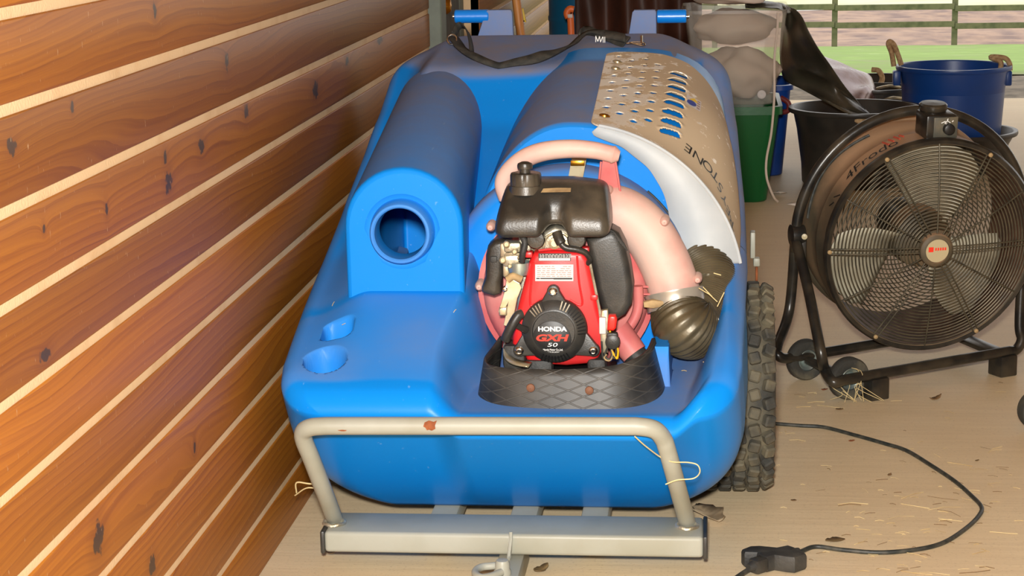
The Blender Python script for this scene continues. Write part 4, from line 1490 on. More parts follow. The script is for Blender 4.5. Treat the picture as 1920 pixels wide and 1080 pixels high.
def put_text(name, body, px, py, width_px, y, mt, parent, shear=0.0, bold=0.0, hpx=None, space=1.0):
    vs, fs = text_mesh(body, 1.0, 1.0, shear, bold, space)
    A = np.array(vs)
    w_ = A[:, 0].max() - A[:, 0].min(); h_ = A[:, 1].max() - A[:, 1].min()
    c = P(px, py, y=y)
    s_ = (P(px + width_px / 2, py, y=y) - P(px - width_px / 2, py, y=y)).length / w_
    sy = s_ if hpx is None else abs(P(px, py - hpx / 2, y=y).z - P(px, py + hpx / 2, y=y).z) / h_
    cx, cy = (A[:, 0].max() + A[:, 0].min()) / 2, (A[:, 1].max() + A[:, 1].min()) / 2
    b = MB(); b.add([Vector((c.x + (x - cx) * s_, y, c.z + (yy - cy) * sy)) for x, yy, _ in vs], fs)
    return b.build(name, mt, parent, smooth=False)


yb = EY - 0.0240
put_text('lettering', 'HONDA', 1036, 617, 54, yb, 'print_white', engine, bold=0.035, hpx=9)
# slab serifs of the maker's lettering
put_text('lettering', 'GXH', 1036, 633.5, 61, yb, 'print_red', engine, shear=0.2, bold=0.04, hpx=13)
put_text('lettering', '50', 1036, 646.5, 19, yb, 'print_white', engine, shear=0.15, bold=0.0, hpx=7)
put_text('lettering', 'Honda Motor Co.,Ltd.', 1037, 656, 37, yb, 'print_white', engine, hpx=4.5, bold=0.01)
put_text('lettering', 'MADE IN JAPAN', 1037, 660.5, 24, yb, 'print_white', engine, hpx=2.6, bold=0.01)
# labels on the cover
yl = EY - 0.0012


def panel(name, x0, y0, x1, y1, y, mt, parent):
    b = MB(); b.add([P(x0, y0, y=y), P(x1, y0, y=y), P(x1, y1, y=y), P(x0, y1, y=y)], [(0, 1, 2, 3)])
    return b.build(name, mt, parent, smooth=False)


panel('data_label', 1003.5, 496, 1075, 527, yl, 'white_label', engine)
rs_ = random.Random(3)
b = MB()
for k, yy in enumerate((499, 503, 507, 510.5, 514, 517.5)):
    x = 1007
    while x < 1071:
        wdt = rs_.uniform(3, 9)
        if k in (0, 1) and 1035 < x < 1050:
            x += wdt; continue
        x1 = min(x + wdt, 1071)
        b.add([P(x, yy, y=yl - .0006), P(x1, yy, y=yl - .0006), P(x1, yy + 1.3, y=yl - .0006), P(x, yy + 1.3, y=yl - .0006)], [(0, 1, 2, 3)])
        x = x1 + rs_.uniform(1, 3)
b.build('fine_print', 'print_grey', engine, smooth=False)
b = MB()
for x0, x1 in ((1005.5, 1012), (1013, 1038)):
    b.add([P(x, y, y=yl - .0006) for x, y in ((x0, 521.2), (x1, 521.2), (x1, 523.4), (x0, 523.4))], [(0, 1, 2, 3)])
b.add([P(x, y, y=yl - .0006) for x, y in ((1038, 521), (1073, 521), (1073, 524), (1038, 524))], [(0, 1, 2, 3)])
b.build('print_bar', 'print_black', engine, smooth=False)
panel('warning_label', 1009.5, 475, 1070.5, 489.5, yl, 'print_black', engine)
b = MB()
for (x0, y0, x1, y1) in ((1010.5, 484, 1069, 488.7),):
    b.add([P(x, y, y=yl - .0006) for x, y in ((x0, y0), (x1, y0), (x1, y1), (x0, y1))], [(0, 1, 2, 3)])
for yy in (477, 479.4, 481.8):
    x = 1012
    while x < 1067:
        wdt = rs_.uniform(2, 6)
        b.add([P(x, yy, y=yl - .0006), P(x + wdt, yy, y=yl - .0006), P(x + wdt, yy + 1, y=yl - .0006), P(x, yy + 1, y=yl - .0006)], [(0, 1, 2, 3)])
        x += wdt + rs_.uniform(1, 2.5)
b.build('warning_print', 'white_label', engine, smooth=False)
# pull handle
b = MB()
g = [E3(979, 588, -0.040), E3(971, 592, -0.045), E3(961, 608, -0.048), E3(951, 628, -0.046), E3(947, 638, -0.042)]
b.tube(smooth_path(g, 6), [0.006] + [0.0085] * 23 + [0.006], 14)
grip = b.build('pull_handle', 'black', engine)
b = MB(); b.tube([E3(965, 607, -0.042), E3(975, 613, -0.034), E3(986, 619, -0.024)], [0.0062, 0.0052, 0.0070], 14); b.build('pull_neck', 'black', engine)

# fuel tank
def tank_mesh():
    b = MB()
    x0, x1 = E3(925, 400).x, E3(1147, 400).x
    zt0 = E3(1030, 338, 0.03).z
    zb = E3(1030, 446, -0.02).z
    cx = (x0 + x1) / 2
    hw = (x1 - x0) / 2
    rings = []
    nx = 61
    for i in range(nx):
        u = -1 + 2 * i / (nx - 1)
        x = cx + hw * u
        # end rounding
        e = max(0, (abs(u) - 0.80) / 0.20)
        k = math.sqrt(max(0.0, 1 - e * e)) if e > 0 else 1.0
        kk = 0.30 + 0.70 * k
        left_slope = 0.012 * max(0, -u - 0.35)
        top = zt0 - left_slope - 0.012 * max(0, u - 0.35) - (1 - kk) * 0.016
        bot = zb + (1 - kk) * 0.022
        scoop = math.exp(-((u - 0.04) / 0.20) ** 4)
        bot_s = bot + 0.019 * scoop
        yf = EY - 0.030 + (1 - kk) * 0.03
        yk = EY + 0.105 - (1 - kk) * 0.02
        ledge = zb + (top - zb) * 0.47
        # profile from bottom-front round to the top and back
        pts = []
        yfs = yf + 0.026 * scoop
        pts.append((yfs + 0.014, bot_s))
        pts.append((yfs + 0.005, bot_s + 0.001))
        pts.append((yfs + 0.001, bot_s + 0.006))
        pts.append((yfs, bot_s + 0.012))
        pts.append((yfs + 0.002, ledge - 0.014 - 0.004 * scoop))
        pts.append((yfs + 0.007 - 0.004 * scoop, ledge - 0.002))
        pts.append((yf + 0.020 + 0.010 * scoop, ledge + 0.007 + 0.004 * scoop))
        pts.append((yf + 0.040, top - 0.020))
        pts.append((yf + 0.052, top - 0.009))
        pts.append((yf + 0.068, top - 0.002))
        pts.append((yf + 0.085, top))
        pts.append((yk - 0.02, top))
        pts.append((yk - 0.006, top - 0.004))
        pts.append((yk, top - 0.014))
        pts.append((yk, bot + 0.02))
        pts.append((yk - 0.012, bot))
        rings.append([Vector((cx + (x - cx) * (1 - 0.15 * max(0, min(1, (z - zb) / (zt0 - zb))) ** 1.5) + 0.004 * (z - zb) / (zt0 - zb), y, z)) for y, z in pts])
    b.loft(rings, caps=True)
    return b


tank = tank_mesh().build('fuel_tank', 'black_dusty', engine, angle=50)
tsub = tank.modifiers.new('soft', 'SUBSURF'); tsub.levels = 1; tsub.render_levels = 1
# shallow raised pad with a worn label
b = MB(); b.add([E3(1024, 345.5, 0.030), E3(1071, 345.5, 0.030), E3(1070, 360, 0.008), E3(1014, 361, 0.008)], [(0, 1, 2, 3)])
b.add([E3(1024, 345.5, 0.034), E3(1071, 345.5, 0.034), E3(1070, 360, 0.012), E3(1014, 361, 0.012)], [(3, 2, 1, 0)])
b.build('worn_label', 'tan', engine, smooth=False)
# filler cap with grips and a vent knob
cc = E3(986, 349, 0.035)
b = MB()
n = 60
prof = [(0.0265, 0.0), (0.0275, 0.003), (0.0275, 0.020), (0.0262, 0.0235), (0.020, 0.0250), (0.013, 0.0245), (0.0005, 0.0245)]
rings = []
for r, h in prof:
    ring = []
    for j in range(n):
        a = 2 * PI * j / n
        rr_ = r * (1 - 0.07 * max(0, math.cos(8 * a)) ** 6) if 0.001 < h < 0.024 else r
        ring.append(Vector((cc.x + rr_ * math.cos(a), cc.y + rr_ * math.sin(a), cc.z + h)))
    rings.append(ring)
b.loft(rings)
cap = b.build('filler_cap', 'black_dusty', engine)
b = MB(); b.lathe([(0.0095, 0.0), (0.0095, 0.006), (0.0135, 0.007), (0.0138, 0.012), (0.0125, 0.016), (0.006, 0.019), (0.0005, 0.0195)], Matrix.Translation((cc.x - 0.001, cc.y, cc.z + 0.0245)), 10)
b.build('vent_knob', 'black_dusty', engine)
b = MB(); b.lathe([(0.031, -0.012), (0.029, 0.002), (0.022, 0.004)], Matrix.Translation(cc), 28); b.build('filler_neck', 'black_dusty', engine)

# muffler guard on the right
b = MB()
slab(b, [(1098, 448), (1146, 430), (1160, 438), (1172, 462), (1181, 500), (1187, 540), (1184, 572), (1172, 592), (1158, 601), (1144, 598), (1128, 584), (1116, 545), (1108, 500)], EY + 0.012, 0.075, bev=0.014, seg=4)
muf = b.build('muffler_guard', 'black', engine)
for k in range(5):
    b = MB(); b.tube(smooth_path([E3(1140 + k * 5.0, 431 + k * 5, 0.016), E3(1152 + k * 4.2, 436 + k * 5, 0.013), E3(1160 + k * 4, 452 + k * 4.5, 0.013)], 5), 0.0016, 6); b.build('guard_rib', 'rubber', engine)
# air cleaner cover on the left
b = MB()
slab(b, [(926, 452), (944, 449), (956, 455), (953, 474), (945, 490), (944, 515), (938, 530), (938, 552), (925, 557), (903, 550), (902, 541), (909, 520), (910, 480), (914, 462)], EY + 0.022, 0.060, bev=0.010, seg=3)
b.build('air_cleaner', 'black_dusty', engine)
b = MB(); b.box(E3(926, 486, 0.020), (0.012, 0.006, 0.011), bev=0.002); b.build('cleaner_clip', 'rubber', engine)
# carburettor cluster
for (x, y, dy, sx, sy, sz, mt) in [(962, 462, .02, .030, .03, .018, 'alu'), (962, 487, .018, .034, .03, .022, 'alu'), (948, 470, .028, .018, .02, .03, 'zinc'), (985, 462, .03, .022, .02, .03, 'alu'),
                                   (1000, 455, .04, .05, .02, .03, 'alu'), (951, 505, .022, .014, .016, .026, 'zinc'), (972, 500, .012, .02, .012, .008, 'zinc')]:
    b = MB(); b.box(E3(x, y, dy), (sx, sy, sz), bev=min(sx, sy, sz) * .22); b.build('carburettor_body', mt, engine)
b = MB(); b.lathe([(0.0005, -0.004), (0.006, -0.004), (0.0062, 0.003), (0.018, 0.006), (0.021, 0.016), (0.021, 0.028)], Matrix.Translation(E3(974, 520, 0.016)), 24); b.build('float_bowl', 'bowl', engine)
for (x, y, r, h) in [(951, 456, .006, .014), (966, 470, .005, .012), (944, 486, .006, .012), (976, 482, .005, .01), (957, 497, .004, .01), (1040, 455, .01, .01)]:
    b = MB(); b.lathe([(r, 0), (r, h), (r * .7, h + .001), (r * .6, h - .002), (0.0005, h - .002)], at_front(E3(x, y, 0.004)), 14); b.build('carburettor_screw', 'zinc', engine)
b = MB(); b.tube([E3(948, 478, 0.004), E3(960, 476, 0.0), E3(978, 478, 0.004)], 0.0028, 8); b.build('throttle_rod', 'zinc', engine)
b = MB(); b.tube(smooth_path([E3(978, 440, 0.0), E3(984, 455, -0.006), E3(980, 475, -0.008), E3(978, 490, 0.0)], 6), 0.0058, 12); b.build('fuel_hose', 'rubber', engine)
b = MB(); b.tube(smooth_path([E3(952, 524, 0.0), E3(962, 518, -0.002), E3(978, 524, 0.0)], 6), 0.0066, 12); b.build('vent_hose', 'tan', engine)
# governor bracket and stop plate
b = MB(); slab(b, [(949, 527), (958, 522), (974, 531), (978, 540), (970, 560), (963, 595), (950, 612), (944, 610), (952, 570), (938, 592), (934, 584), (942, 560), (946, 545)], EY + 0.006, 0.004, bev=0.001); b.build('governor_bracket', 'zinc', engine, smooth=False)
b = MB(); b.lathe([(0.0045, 0), (0.0045, 0.012), (0.003, 0.013), (0.0005, 0.013)], at_front(E3(948, 540, 0.004)), 12); b.build('bracket_bolt', 'chrome', engine)
b = MB(); slab(b, [(936, 578), (950, 576), (950, 592), (936, 592)], EY - 0.002, 0.010, bev=0.002); b.build('lever_end', 'zinc', engine)
# cylinder head between tank and cover
b = MB(); slab(b, [(1020, 436), (1040, 426), (1062, 432), (1082, 452), (1095, 470), (1008, 470)], EY + 0.012, 0.05, bev=0.006); b.build('cylinder_head', 'alu', engine)
b = MB(); b.tube(smooth_path([E3(1018, 466, 0.006), E3(1024, 446, 0.004), E3(1040, 437, 0.003), E3(1060, 440, 0.004), E3(1074, 462, 0.006)], 6), 0.0024, 8); b.build('head_rib', 'zinc', engine)
for x in (1006, 1082):
    b = MB(); b.lathe([(0.0165, 0), (0.0165, 0.016), (0.0145, 0.020), (0.008, 0.021), (0.0005, 0.0205)], at_front(E3(x, 446, 0.012)), 22); b.build('tank_mount', 'black_dusty', engine)
# spark plug lead
b = MB(); b.tube(smooth_path([E3(1044, 436, -0.002), E3(1050, 452, -0.010), E3(1060, 464, -0.012), E3(1082, 468, -0.010), E3(1098, 474, -0.006), E3(1106, 486, 0.0), E3(1102, 494, 0.006)], 7), [0.0090] * 10 + [0.0055] * 33, 12); b.build('spark_plug_lead', 'black_dusty', engine)
# chrome edge strip, stop switch and wiring on the right
b = MB(); b.tube([E3(1106, 492, 0.004), E3(1116, 540, 0.004), E3(1124, 580, 0.004), E3(1131, 640, 0.004)], 0.0026, 8); b.build('edge_strip', 'alu', engine)
b = MB(); slab(b, [(1127, 582), (1140, 580), (1142, 600), (1138, 640), (1140, 662), (1128, 664), (1124, 620)], EY - 0.004, 0.012, bev=0.003); b.build('switch_bracket', 'zinc', engine)
b = MB(); b.box(E3(1130, 610, -0.010), (0.012, 0.01, 0.030), bev=0.002); b.build('switch_body', 'white_label', engine)
b = MB(); slab(b, [(1141, 592), (1154, 592), (1157, 599), (1155, 616), (1150, 621), (1138, 620), (1139, 604)], EY - 0.028, 0.020, bev=0.004, seg=3); b.build('stop_switch', 'red_bright', engine)
b = MB(); b.box(E3(1148, 634, -0.016), (0.020, 0.018, 0.022), bev=0.004); b.lathe([(0.013, 0), (0.013, 0.010), (0.009, 0.012), (0.0005, 0.012)], at_front(E3(1149, 639, -0.018)), 16); b.build('wire_connector', 'black', engine)
for mt, pts in (('yellow_wire', [(1144, 620), (1143, 632), (1147, 640)]), ('yellow_wire', [(1146, 655), (1152, 666), (1157, 672), (1159, 660), (1158, 652)]),
                ('cable_black', [(1148, 640), (1146, 660), (1152, 672), (1155, 655), (1150, 642)]), ('cable_black', [(1140, 650), (1134, 666), (1142, 674), (1148, 664)]),
                ('tan', [(1137, 664), (1133, 672), (1142, 676), (1148, 668), (1147, 652)]), ('cable_black', [(1128, 640), (1130, 668), (1134, 674)])):
    b = MB(); b.tube(smooth_path([E3(x, y, -0.016) for x, y in pts], 6), 0.0018, 8); b.build('wire', mt, engine)
# rubber feet on the engine plate
for (x, y, sx) in ((966, 664, .040), (1120, 690, .034), (1012, 692, .050)):
    b = MB(); b.box(E3(x, y, 0.02), (sx, 0.05, 0.045), bev=0.008); b.build('engine_foot', 'rubber', engine)
b = MB(); b.box(E3(1050, 700, 0.05), (0.20, 0.14, 0.012), bev=0.003); b.build('engine_plate', 'print_black', engine)

# ------------------------------------------------------------------ corrugated hose and its clamp
path = smooth_path([P(1268, 566, y=3.40), P(1274, 588, y=3.385), P(1282, 606, y=3.37), P(1296, 613, y=3.385), P(1316, 604, y=3.42), P(1330, 578, y=3.47), P(1336, 555, y=3.51), P(1328, 520, y=3.56), P(1310, 490, y=3.60)], 28)
rs2 = []
for i in range(len(path)):
    u = i / (len(path) - 1)
    base = 0.0475 + 0.0095 * min(1, max(0, u - 0.05) * 5) - 0.007 * max(0, (u - 0.5) / 0.5)
    rs2.append(base + 0.0027 * (1 if (i // 2) % 2 else -0.3))
b = MB(); b.tube(path, rs2, 36)
hose = b.build('corrugated_hose', mat('grimy_hose', lin(92, 82, 60), 0.38, 0.25, col2=lin(62, 54, 40), scale=12, bump=0.1), TR, angle=75)
d_ = (path[3] - path[0]).normalized()
cl = P(1266, 560, y=3.395)
d_ = (P(1268, 572, y=3.40) - P(1262, 540, y=3.408)).normalized()
b = MB(); b.lathe([(0.047, -0.013), (0.0545, -0.013), (0.0545, -0.010), (0.0535, -0.008), (0.0535, 0.012), (0.0545, 0.014), (0.0545, 0.017), (0.047, 0.018)], axis_to(d_, cl), 48)
b.build('hose_clamp', mat('clamp_steel', lin(170, 164, 152), 0.3, 0.45, col2=lin(128, 100, 66), scale=14, lo=0.5, hi=0.7), TR)
b = MB(); b.prism(outline([(1206, 567), (1222, 563), (1250, 565), (1250, 574), (1225, 579), (1207, 577)], 3.345), Matrix.Translation((0, 3.36, 0)) @ FRONT, 0.015, bev=0.003)
b.build('clamp_lug', 'tan', TR)

# ================================================================== STRAP LYING ON THE TRAILER
def on_body(px, py, lift=0.004):
    """where the pixel's ray meets the moulding"""
    ts = np.linspace(3.3, 4.6, 1300)
    a, c = P(px, py, y=3.3), P(px, py, y=4.6)
    f = (ts - 3.3) / 1.3
    X = a.x + (c.x - a.x) * f; Z = a.z + (c.z - a.z) * f
    z, _ = body_top(X, ts)
    hit = (Z < z + lift) & (ts < 4.40)
    k = int(np.argmax(hit)) if hit.any() else int(np.argmin(np.where(ts < 4.40, Z - z, 9)))
    return Vector((X[k], ts[k], Z[k]))


spx = [(850, 72), (858, 88), (864, 100), (880, 112), (905, 121), (935, 126), (965, 126), (1000, 123), (1028, 112), (1050, 100), (1075, 84), (1092, 74), (1110, 71), (1140, 75), (1160, 79), (1174, 82)]
ctr = smooth_path([on_body(x, y, 0.006) for x, y in spx], 6)
STRAP = thing('tie_strap', 'black webbing strap with steel ring and hook lying on the blue trailer', 'strap', ctr[len(ctr) // 2])
b = MB()
left, right = [], []
for i, p in enumerate(ctr):
    t = (ctr[min(i + 1, len(ctr) - 1)] - ctr[max(i - 1, 0)]).normalized()
    u = i / (len(ctr) - 1)
    side = t.cross(Vector((0, -0.45, 0.9))).normalized()
    tw = 0.012 + 0.004 * math.sin(u * 14)
    lift = Vector((0, 0, 0.004 + 0.012 * abs(math.sin(u * 9.5)) * (0.2 + 0.8 * (u < 0.85))))
    roll = 0.5 * math.sin(u * 11 + 0.4)
    s_ = (side * math.cos(roll) + Vector((0, -.3, .95)) * math.sin(roll)).normalized()
    left.append(p + s_ * tw + lift); right.append(p - s_ * tw + lift)
b.loft([[a, c] for a, c in zip(left, right)], closed_ring=False)
web = b.build('webbing', 'webbing', STRAP, angle=80)
web.modifiers.new('thickness', 'SOLIDIFY').thickness = 0.0025
b = MB()
lpth = smooth_path([on_body(x, y, 0.004) + Vector((0, 0, h)) for x, y, h in [(850, 74, .012), (858, 66, .02), (868, 66, .024), (878, 76, .022), (884, 92, .015), (886, 112, .008)]], 8)
b.loft([[p + Vector((-.004, -.004, .006)), p + Vector((.004, .004, -.008))] for p in lpth], closed_ring=False)
lo_ = b.build('loop_end', 'webbing', STRAP, angle=80); lo_.modifiers.new('thickness', 'SOLIDIFY').thickness = 0.0025
b = MB()
c = on_body(847.5, 74, 0.018)
b.tube([c + Vector((0.0105 * math.cos(t), 0.003 * math.sin(t), 0.0105 * math.sin(t))) for t in np.linspace(0, 2 * PI, 29)[:-1]], 0.0019, 8, closed=True)
b.build('steel_ring', 'chrome', STRAP)
# doubled end with white zigzag stitching
b = MB()
fold = [on_body(x, y, 0.006) + Vector((0, 0, .010)) for x, y in ((1088, 72), (1096, 66), (1108, 67), (1118, 72), (1130, 73), (1150, 76), (1172, 81))]
fp = smooth_path(fold, 6)
b.loft([[p + Vector((0, .013, .010)), p + Vector((0, -.013, -.004))] for p in fp], closed_ring=False)
fo_ = b.build('sewn_end', 'webbing', STRAP, angle=80); fo_.modifiers.new('thickness', 'SOLIDIFY').thickness = 0.006
b = MB()
for (x0, y0, x1, y1) in ((1117, 67, 1117, 79), (1117, 67, 1121, 78), (1121, 78, 1124, 68), (1124, 68, 1126, 79), (1126, 79, 1130, 69), (1134, 69, 1134, 80), (1131, 69, 1131, 80)):
    b.tube([P(x0, y0, y=fp[20].y - 0.030), P(x1, y1, y=fp[20].y - 0.030)], 0.0009, 6)
b.build('stitching', 'print_white', STRAP)
b = MB()
h0 = on_body(1175, 82, 0.008)
hk = [h0 + Vector(v) for v in ((0, 0, 0), (.012, 0, .003), (.026, 0, .0035), (.037, 0, .002), (.041, -.004, -.002), (.036, -.010, -.004), (.022, -.009, -.001), (.008, -.004, .002))]
b.tube(smooth_path(hk, 5, closed=True), 0.0017, 8, closed=True)
b.build('snap_hook', 'chrome', STRAP)
b = MB(); b.tube([h0 + Vector((.033, -.004, -.002)), h0 + Vector((.033, -.001, .018))], 0.0028, 8); b.tube([h0 + Vector((.0, -.003, .001)), h0 + Vector((.034, -.005, .0))], 0.0016, 8); b.build('hook_gate', 'chrome', STRAP)

# twine snagged on the hoop
b = MB(); b.tube(smooth_path([P(1190, 818, y=3.04), P(1210, 836, y=3.05), P(1240, 858, y=3.08), P(1262, 866, y=3.07), P(1290, 867, y=3.07), P(1308, 872, y=3.07), P(1312, 886, y=3.08), P(1300, 897, y=3.09), P(1270, 900, y=3.085), P(1248, 908, y=3.09)], 8), 0.0011, 6)
tag(b.build('snagged_twine', 'straw'), 'pale twine snagged round the right leg of the grey hoop', 'twine')
b = MB(); b.tube(smooth_path([P(578, 888, y=3.22), P(590, 902, y=3.25), P(610, 914, y=3.28)], 6), 0.0012, 6); b.tube(smooth_path([P(556, 924, y=3.3), P(556, 905, y=3.28), P(580, 907, y=3.27), P(606, 908, y=3.27)], 6), 0.0015, 6); b.tube(smooth_path([P(553, 929, y=3.3), P(575, 915, y=3.27), P(600, 917, y=3.27)], 6), 0.0012, 6)
o_ = tag(b.build('straw_wisp', 'straw'), 'wisp of straw caught under the front left corner of the blue body', 'straw'); o_['kind'] = 'stuff'

# ================================================================== DRUM FAN
def settle_dust(m, dust):
    N, L, b = nodes_of(m)
    src = b.inputs['Base Color'].links[0].from_socket
    geo = N.new('ShaderNodeNewGeometry'); sep = N.new('ShaderNodeSeparateXYZ'); L.new(geo.outputs['Normal'], sep.inputs[0])
    tc = N.new('ShaderNodeTexCoord')
    n = N.new('ShaderNodeTexNoise'); n.inputs['Scale'].default_value = 9; n.inputs['Detail'].default_value = 8; L.new(tc.outputs['Object'], n.inputs['Vector'])
    ad = N.new('ShaderNodeMath'); ad.operation = 'MULTIPLY_ADD'; L.new(n.outputs['Fac'], ad.inputs[0]); ad.inputs[1].default_value = 1.3; ad.inputs[2].default_value = -0.65
    a2 = N.new('ShaderNodeMath'); L.new(ad.outputs[0], a2.inputs[0]); L.new(sep.outputs['Z'], a2.inputs[1])
    mr = N.new('ShaderNodeMapRange'); mr.inputs['From Min'].default_value = 0.30; mr.inputs['From Max'].default_value = 0.85; mr.inputs['To Max'].default_value = 0.85
    L.new(a2.outputs[0], mr.inputs['Value'])
    mx = N.new('ShaderNodeMix'); mx.data_type = 'RGBA'; L.new(mr.outputs[0], mx.inputs[0]); L.new(src, mx.inputs[6]); mx.inputs[7].default_value = dust
    L.new(mx.outputs[2], b.inputs['Base Color'])


settle_dust(M['fan_drum'], lin(172, 136, 104))
FC = P(1746, 461, y=4.53)
FR_ = 0.252
FD = 0.235
FAN = thing('drum_fan', 'large black drum fan with wire guard on a wheeled tube stand, beside the trailer', 'fan', (FC.x, FC.y, 0))
HM = Matrix.Translation(FC) @ Matrix.Rotation(math.radians(15), 4, 'Z') @ Matrix.Rotation(math.radians(7), 4, 'X')
# local: x right, y back, z up; front face at y = 0
HX = HM @ FRONT.copy()          # lathe axis: local Z towards the viewer


def HP(x, y, z):
    return HM @ Vector((x, y, z))


b = MB()
b.lathe([(FR_ - 0.004, 0.004), (FR_ + 0.006, 0.006), (FR_ + 0.010, 0.0), (FR_ + 0.009, -0.010), (FR_ + 0.002, -0.014), (FR_, -0.02), (FR_ + 0.003, -FD * .35), (FR_ + 0.003, -FD * .37), (FR_ - 0.001, -FD * .40), (FR_ - 0.001, -FD * .6), (FR_ + 0.003, -FD * .63),
         (FR_, -FD + 0.02), (FR_ + 0.008, -FD + 0.012), (FR_ + 0.010, -FD), (FR_ - 0.003, -FD - 0.002)], HX, 96)
drum = b.build('drum', 'fan_drum', FAN)
b = MB(); b.lathe([(FR_ - 0.005, 0.003), (FR_ - 0.006, -FD + 0.004)], HX, 96); b.build('drum_lining', 'fan_inner', drum)
b = MB(); b.lathe([(FR_ - 0.003, 0.0055), (FR_ + 0.006, 0.0075), (FR_ + 0.0105, 0.001), (FR_ + 0.0095, -0.011), (FR_ + 0.0035, -0.015)], HX, 96); b.build('front_rim', 'fan_black', drum)
# guards: concentric wires
for nm, yy, dom, cnt_, wr in (('front_guard', -0.012, 0.028, 25, 0.0017), ('rear_guard', FD, -0.012, 17, 0.0014)):
    b = MB()
    for k in range(cnt_):
        r = 0.052 + (FR_ - 0.056) * k / (cnt_ - 1)
        dz = dom * (1 - (r / FR_) ** 2.2)
        n = 72
        b.tube([HP(r * math.cos(t), yy - dz + (0.012 if nm == 'front_guard' else 0), r * math.sin(t)) for t in np.linspace(0, 2 * PI, n + 1)[:-1]], wr, 5, closed=True)
    gd = b.build(nm, 'fan_steel', FAN); gd['kind'] = 'stuff'
    if nm == 'front_guard':
        for k in range(12):
            a = PI / 12 * 0 + k * PI / 6
            double = k % 2 == 0
            for off in ((-0.006, 0.006) if double else (0,)):
                pth = []
                for r in np.linspace(0.04, FR_ + 0.002, 9):
                    dz = dom * (1 - (r / FR_) ** 2.2)
                    pth.append(HP(r * math.cos(a) - off * math.sin(a), -dz - 0.0035, r * math.sin(a) + off * math.cos(a)))
                b = MB(); b.tube(pth, 0.0019, 6); b.build('guard_spoke', 'fan_steel', gd)
            if double:
                b = MB(); b.lathe([(0.0055, 0), (0.005, 0.003), (0.003, 0.0045), (0.0005, 0.0047)], HM @ Matrix.Translation((FR_ * math.cos(a), -0.008, FR_ * math.sin(a))) @ FRONT, 12); b.build('guard_clip', 'tan', gd)
# badge at the centre
b = MB(); b.lathe([(0.040, -0.012), (0.040, 0.002), (0.036, 0.006), (0.030, 0.007), (0.0295, 0.0045), (0.0005, 0.0045)], HM @ Matrix.Translation((0, -0.034, 0)) @ FRONT, 40)
hub = b.build('hub', 'fan_drum', FAN)
b = MB(); b.lathe([(0.028, 0.0), (0.028, 0.006), (0.0005, 0.0062)], HM @ Matrix.Translation((0, -0.034, 0)) @ FRONT, 40); b.build('hub_badge', 'badge', hub)
b = MB(); bx_ = HM @ Matrix.Translation((-0.016, -0.0408, 0.004))
b.add([bx_ @ Vector(v) for v in ((-.006, 0, -.006), (.006, 0, -.006), (.006, 0, .006), (-.006, 0, .006))], [(0, 1, 2, 3)])
b.build('badge_mark', 'print_red', hub, smooth=False)
b = MB()
for k in range(5):
    q = bx_ @ Vector((0.012 + k * 0.0058, 0, -0.001))
    b.add([bx_ @ Vector((0.010 + k * 0.0058 + dx, 0, dz)) for dx, dz in ((0, -.003), (.0038, -.003), (.0038, .004), (0, .004))], [(0, 1, 2, 3)])
b.build('badge_print', 'print_red', hub, smooth=False)
# blades on a motor
b = MB(); b.lathe([(0.0005, 0.04), (0.05, 0.04), (0.07, 0.03), (0.075, 0.0), (0.075, -0.02)], HM @ Matrix.Translation((0, 0.085, 0)) @ FRONT, 32)
mot = b.build('blade_hub', 'fan_drum', FAN)
b = MB(); b.lathe([(0.0005, 0.06), (0.05, 0.058), (0.056, 0.05), (0.056, -0.055), (0.048, -0.06), (0.0005, -0.061)], HM @ Matrix.Translation((0, 0.17, 0)) @ FRONT, 28); b.build('motor', 'fan_black', FAN)
for k in range(3):
    a0_ = math.radians((192, 72, -48)[k])
    rows = []
    for r in np.linspace(0.06, 0.232, 10):
        f = (r - 0.06) / 0.172
        half = math.radians(30 + 4 * math.sin(PI * f))
        row = []
        for s_ in np.linspace(-1, 1, 9):
            a = a0_ + half * s_ * (1 - 0.25 * (f > 0.9)) + 0.25 * f
            yb_ = 0.085 + (0.042 - 0.012 * f) * s_ + 0.008 * (1 - s_ * s_)
            row.append(HP(r * math.cos(a), yb_, r * math.sin(a)))
        rows.append(row)
    b = MB(); b.loft(rows, closed_ring=False)
    bl_ = b.build('fan_blade', 'fan_blade', FAN, angle=80); bl_.modifiers.new('thickness', 'SOLIDIFY').thickness = 0.002
# switch box, knob
b = MB(); b.box(HP(0.012, 0.055, FR_ + 0.030), (0.075, 0.075, 0.058), rot=HM.to_3x3(), bev=0.006)
sw = b.build('switch_box', 'fan_black', drum)
b = MB(); b.box(HP(0.020, 0.0155, FR_ + 0.030), (0.058, 0.004, 0.050), rot=HM.to_3x3(), bev=0.001); b.build('switch_plate', mat('grimy_plate', lin(74, 74, 66), 0.5, col2=lin(110, 100, 80), scale=25), sw)
b = MB(); b.lathe([(0.0135, 0), (0.013, 0.012), (0.010, 0.014), (0.0005, 0.014)], HM @ Matrix.Translation((0.026, 0.014, FR_ + 0.028)) @ FRONT, 20); b.build('switch_knob', 'print_black', sw)
b = MB()
for (x0, z0, x1, z1) in ((.008, .042, .018, .046), (.016, .041, .024, .048), (.024, .046, .030, .042), (.018, .040, .026, .040), (.022, .048, .024, .052), (.034, .044, .037, .047)):
    b.tube([HP(x0, 0.0125, FR_ + z0), HP(x1, 0.0125, FR_ + z1)], 0.0011, 5)
b.build('switch_marks', 'print_white', sw)
b = MB(); b.lathe([(0.030, -0.004), (0.033, 0.0), (0.033, 0.010), (0.029, 0.014), (0.0005, 0.015)], HM @ Matrix.Translation((0.010, 0.075, FR_ + 0.062)), 26)
kn = b.build('lift_knob', 'fan_black', drum)
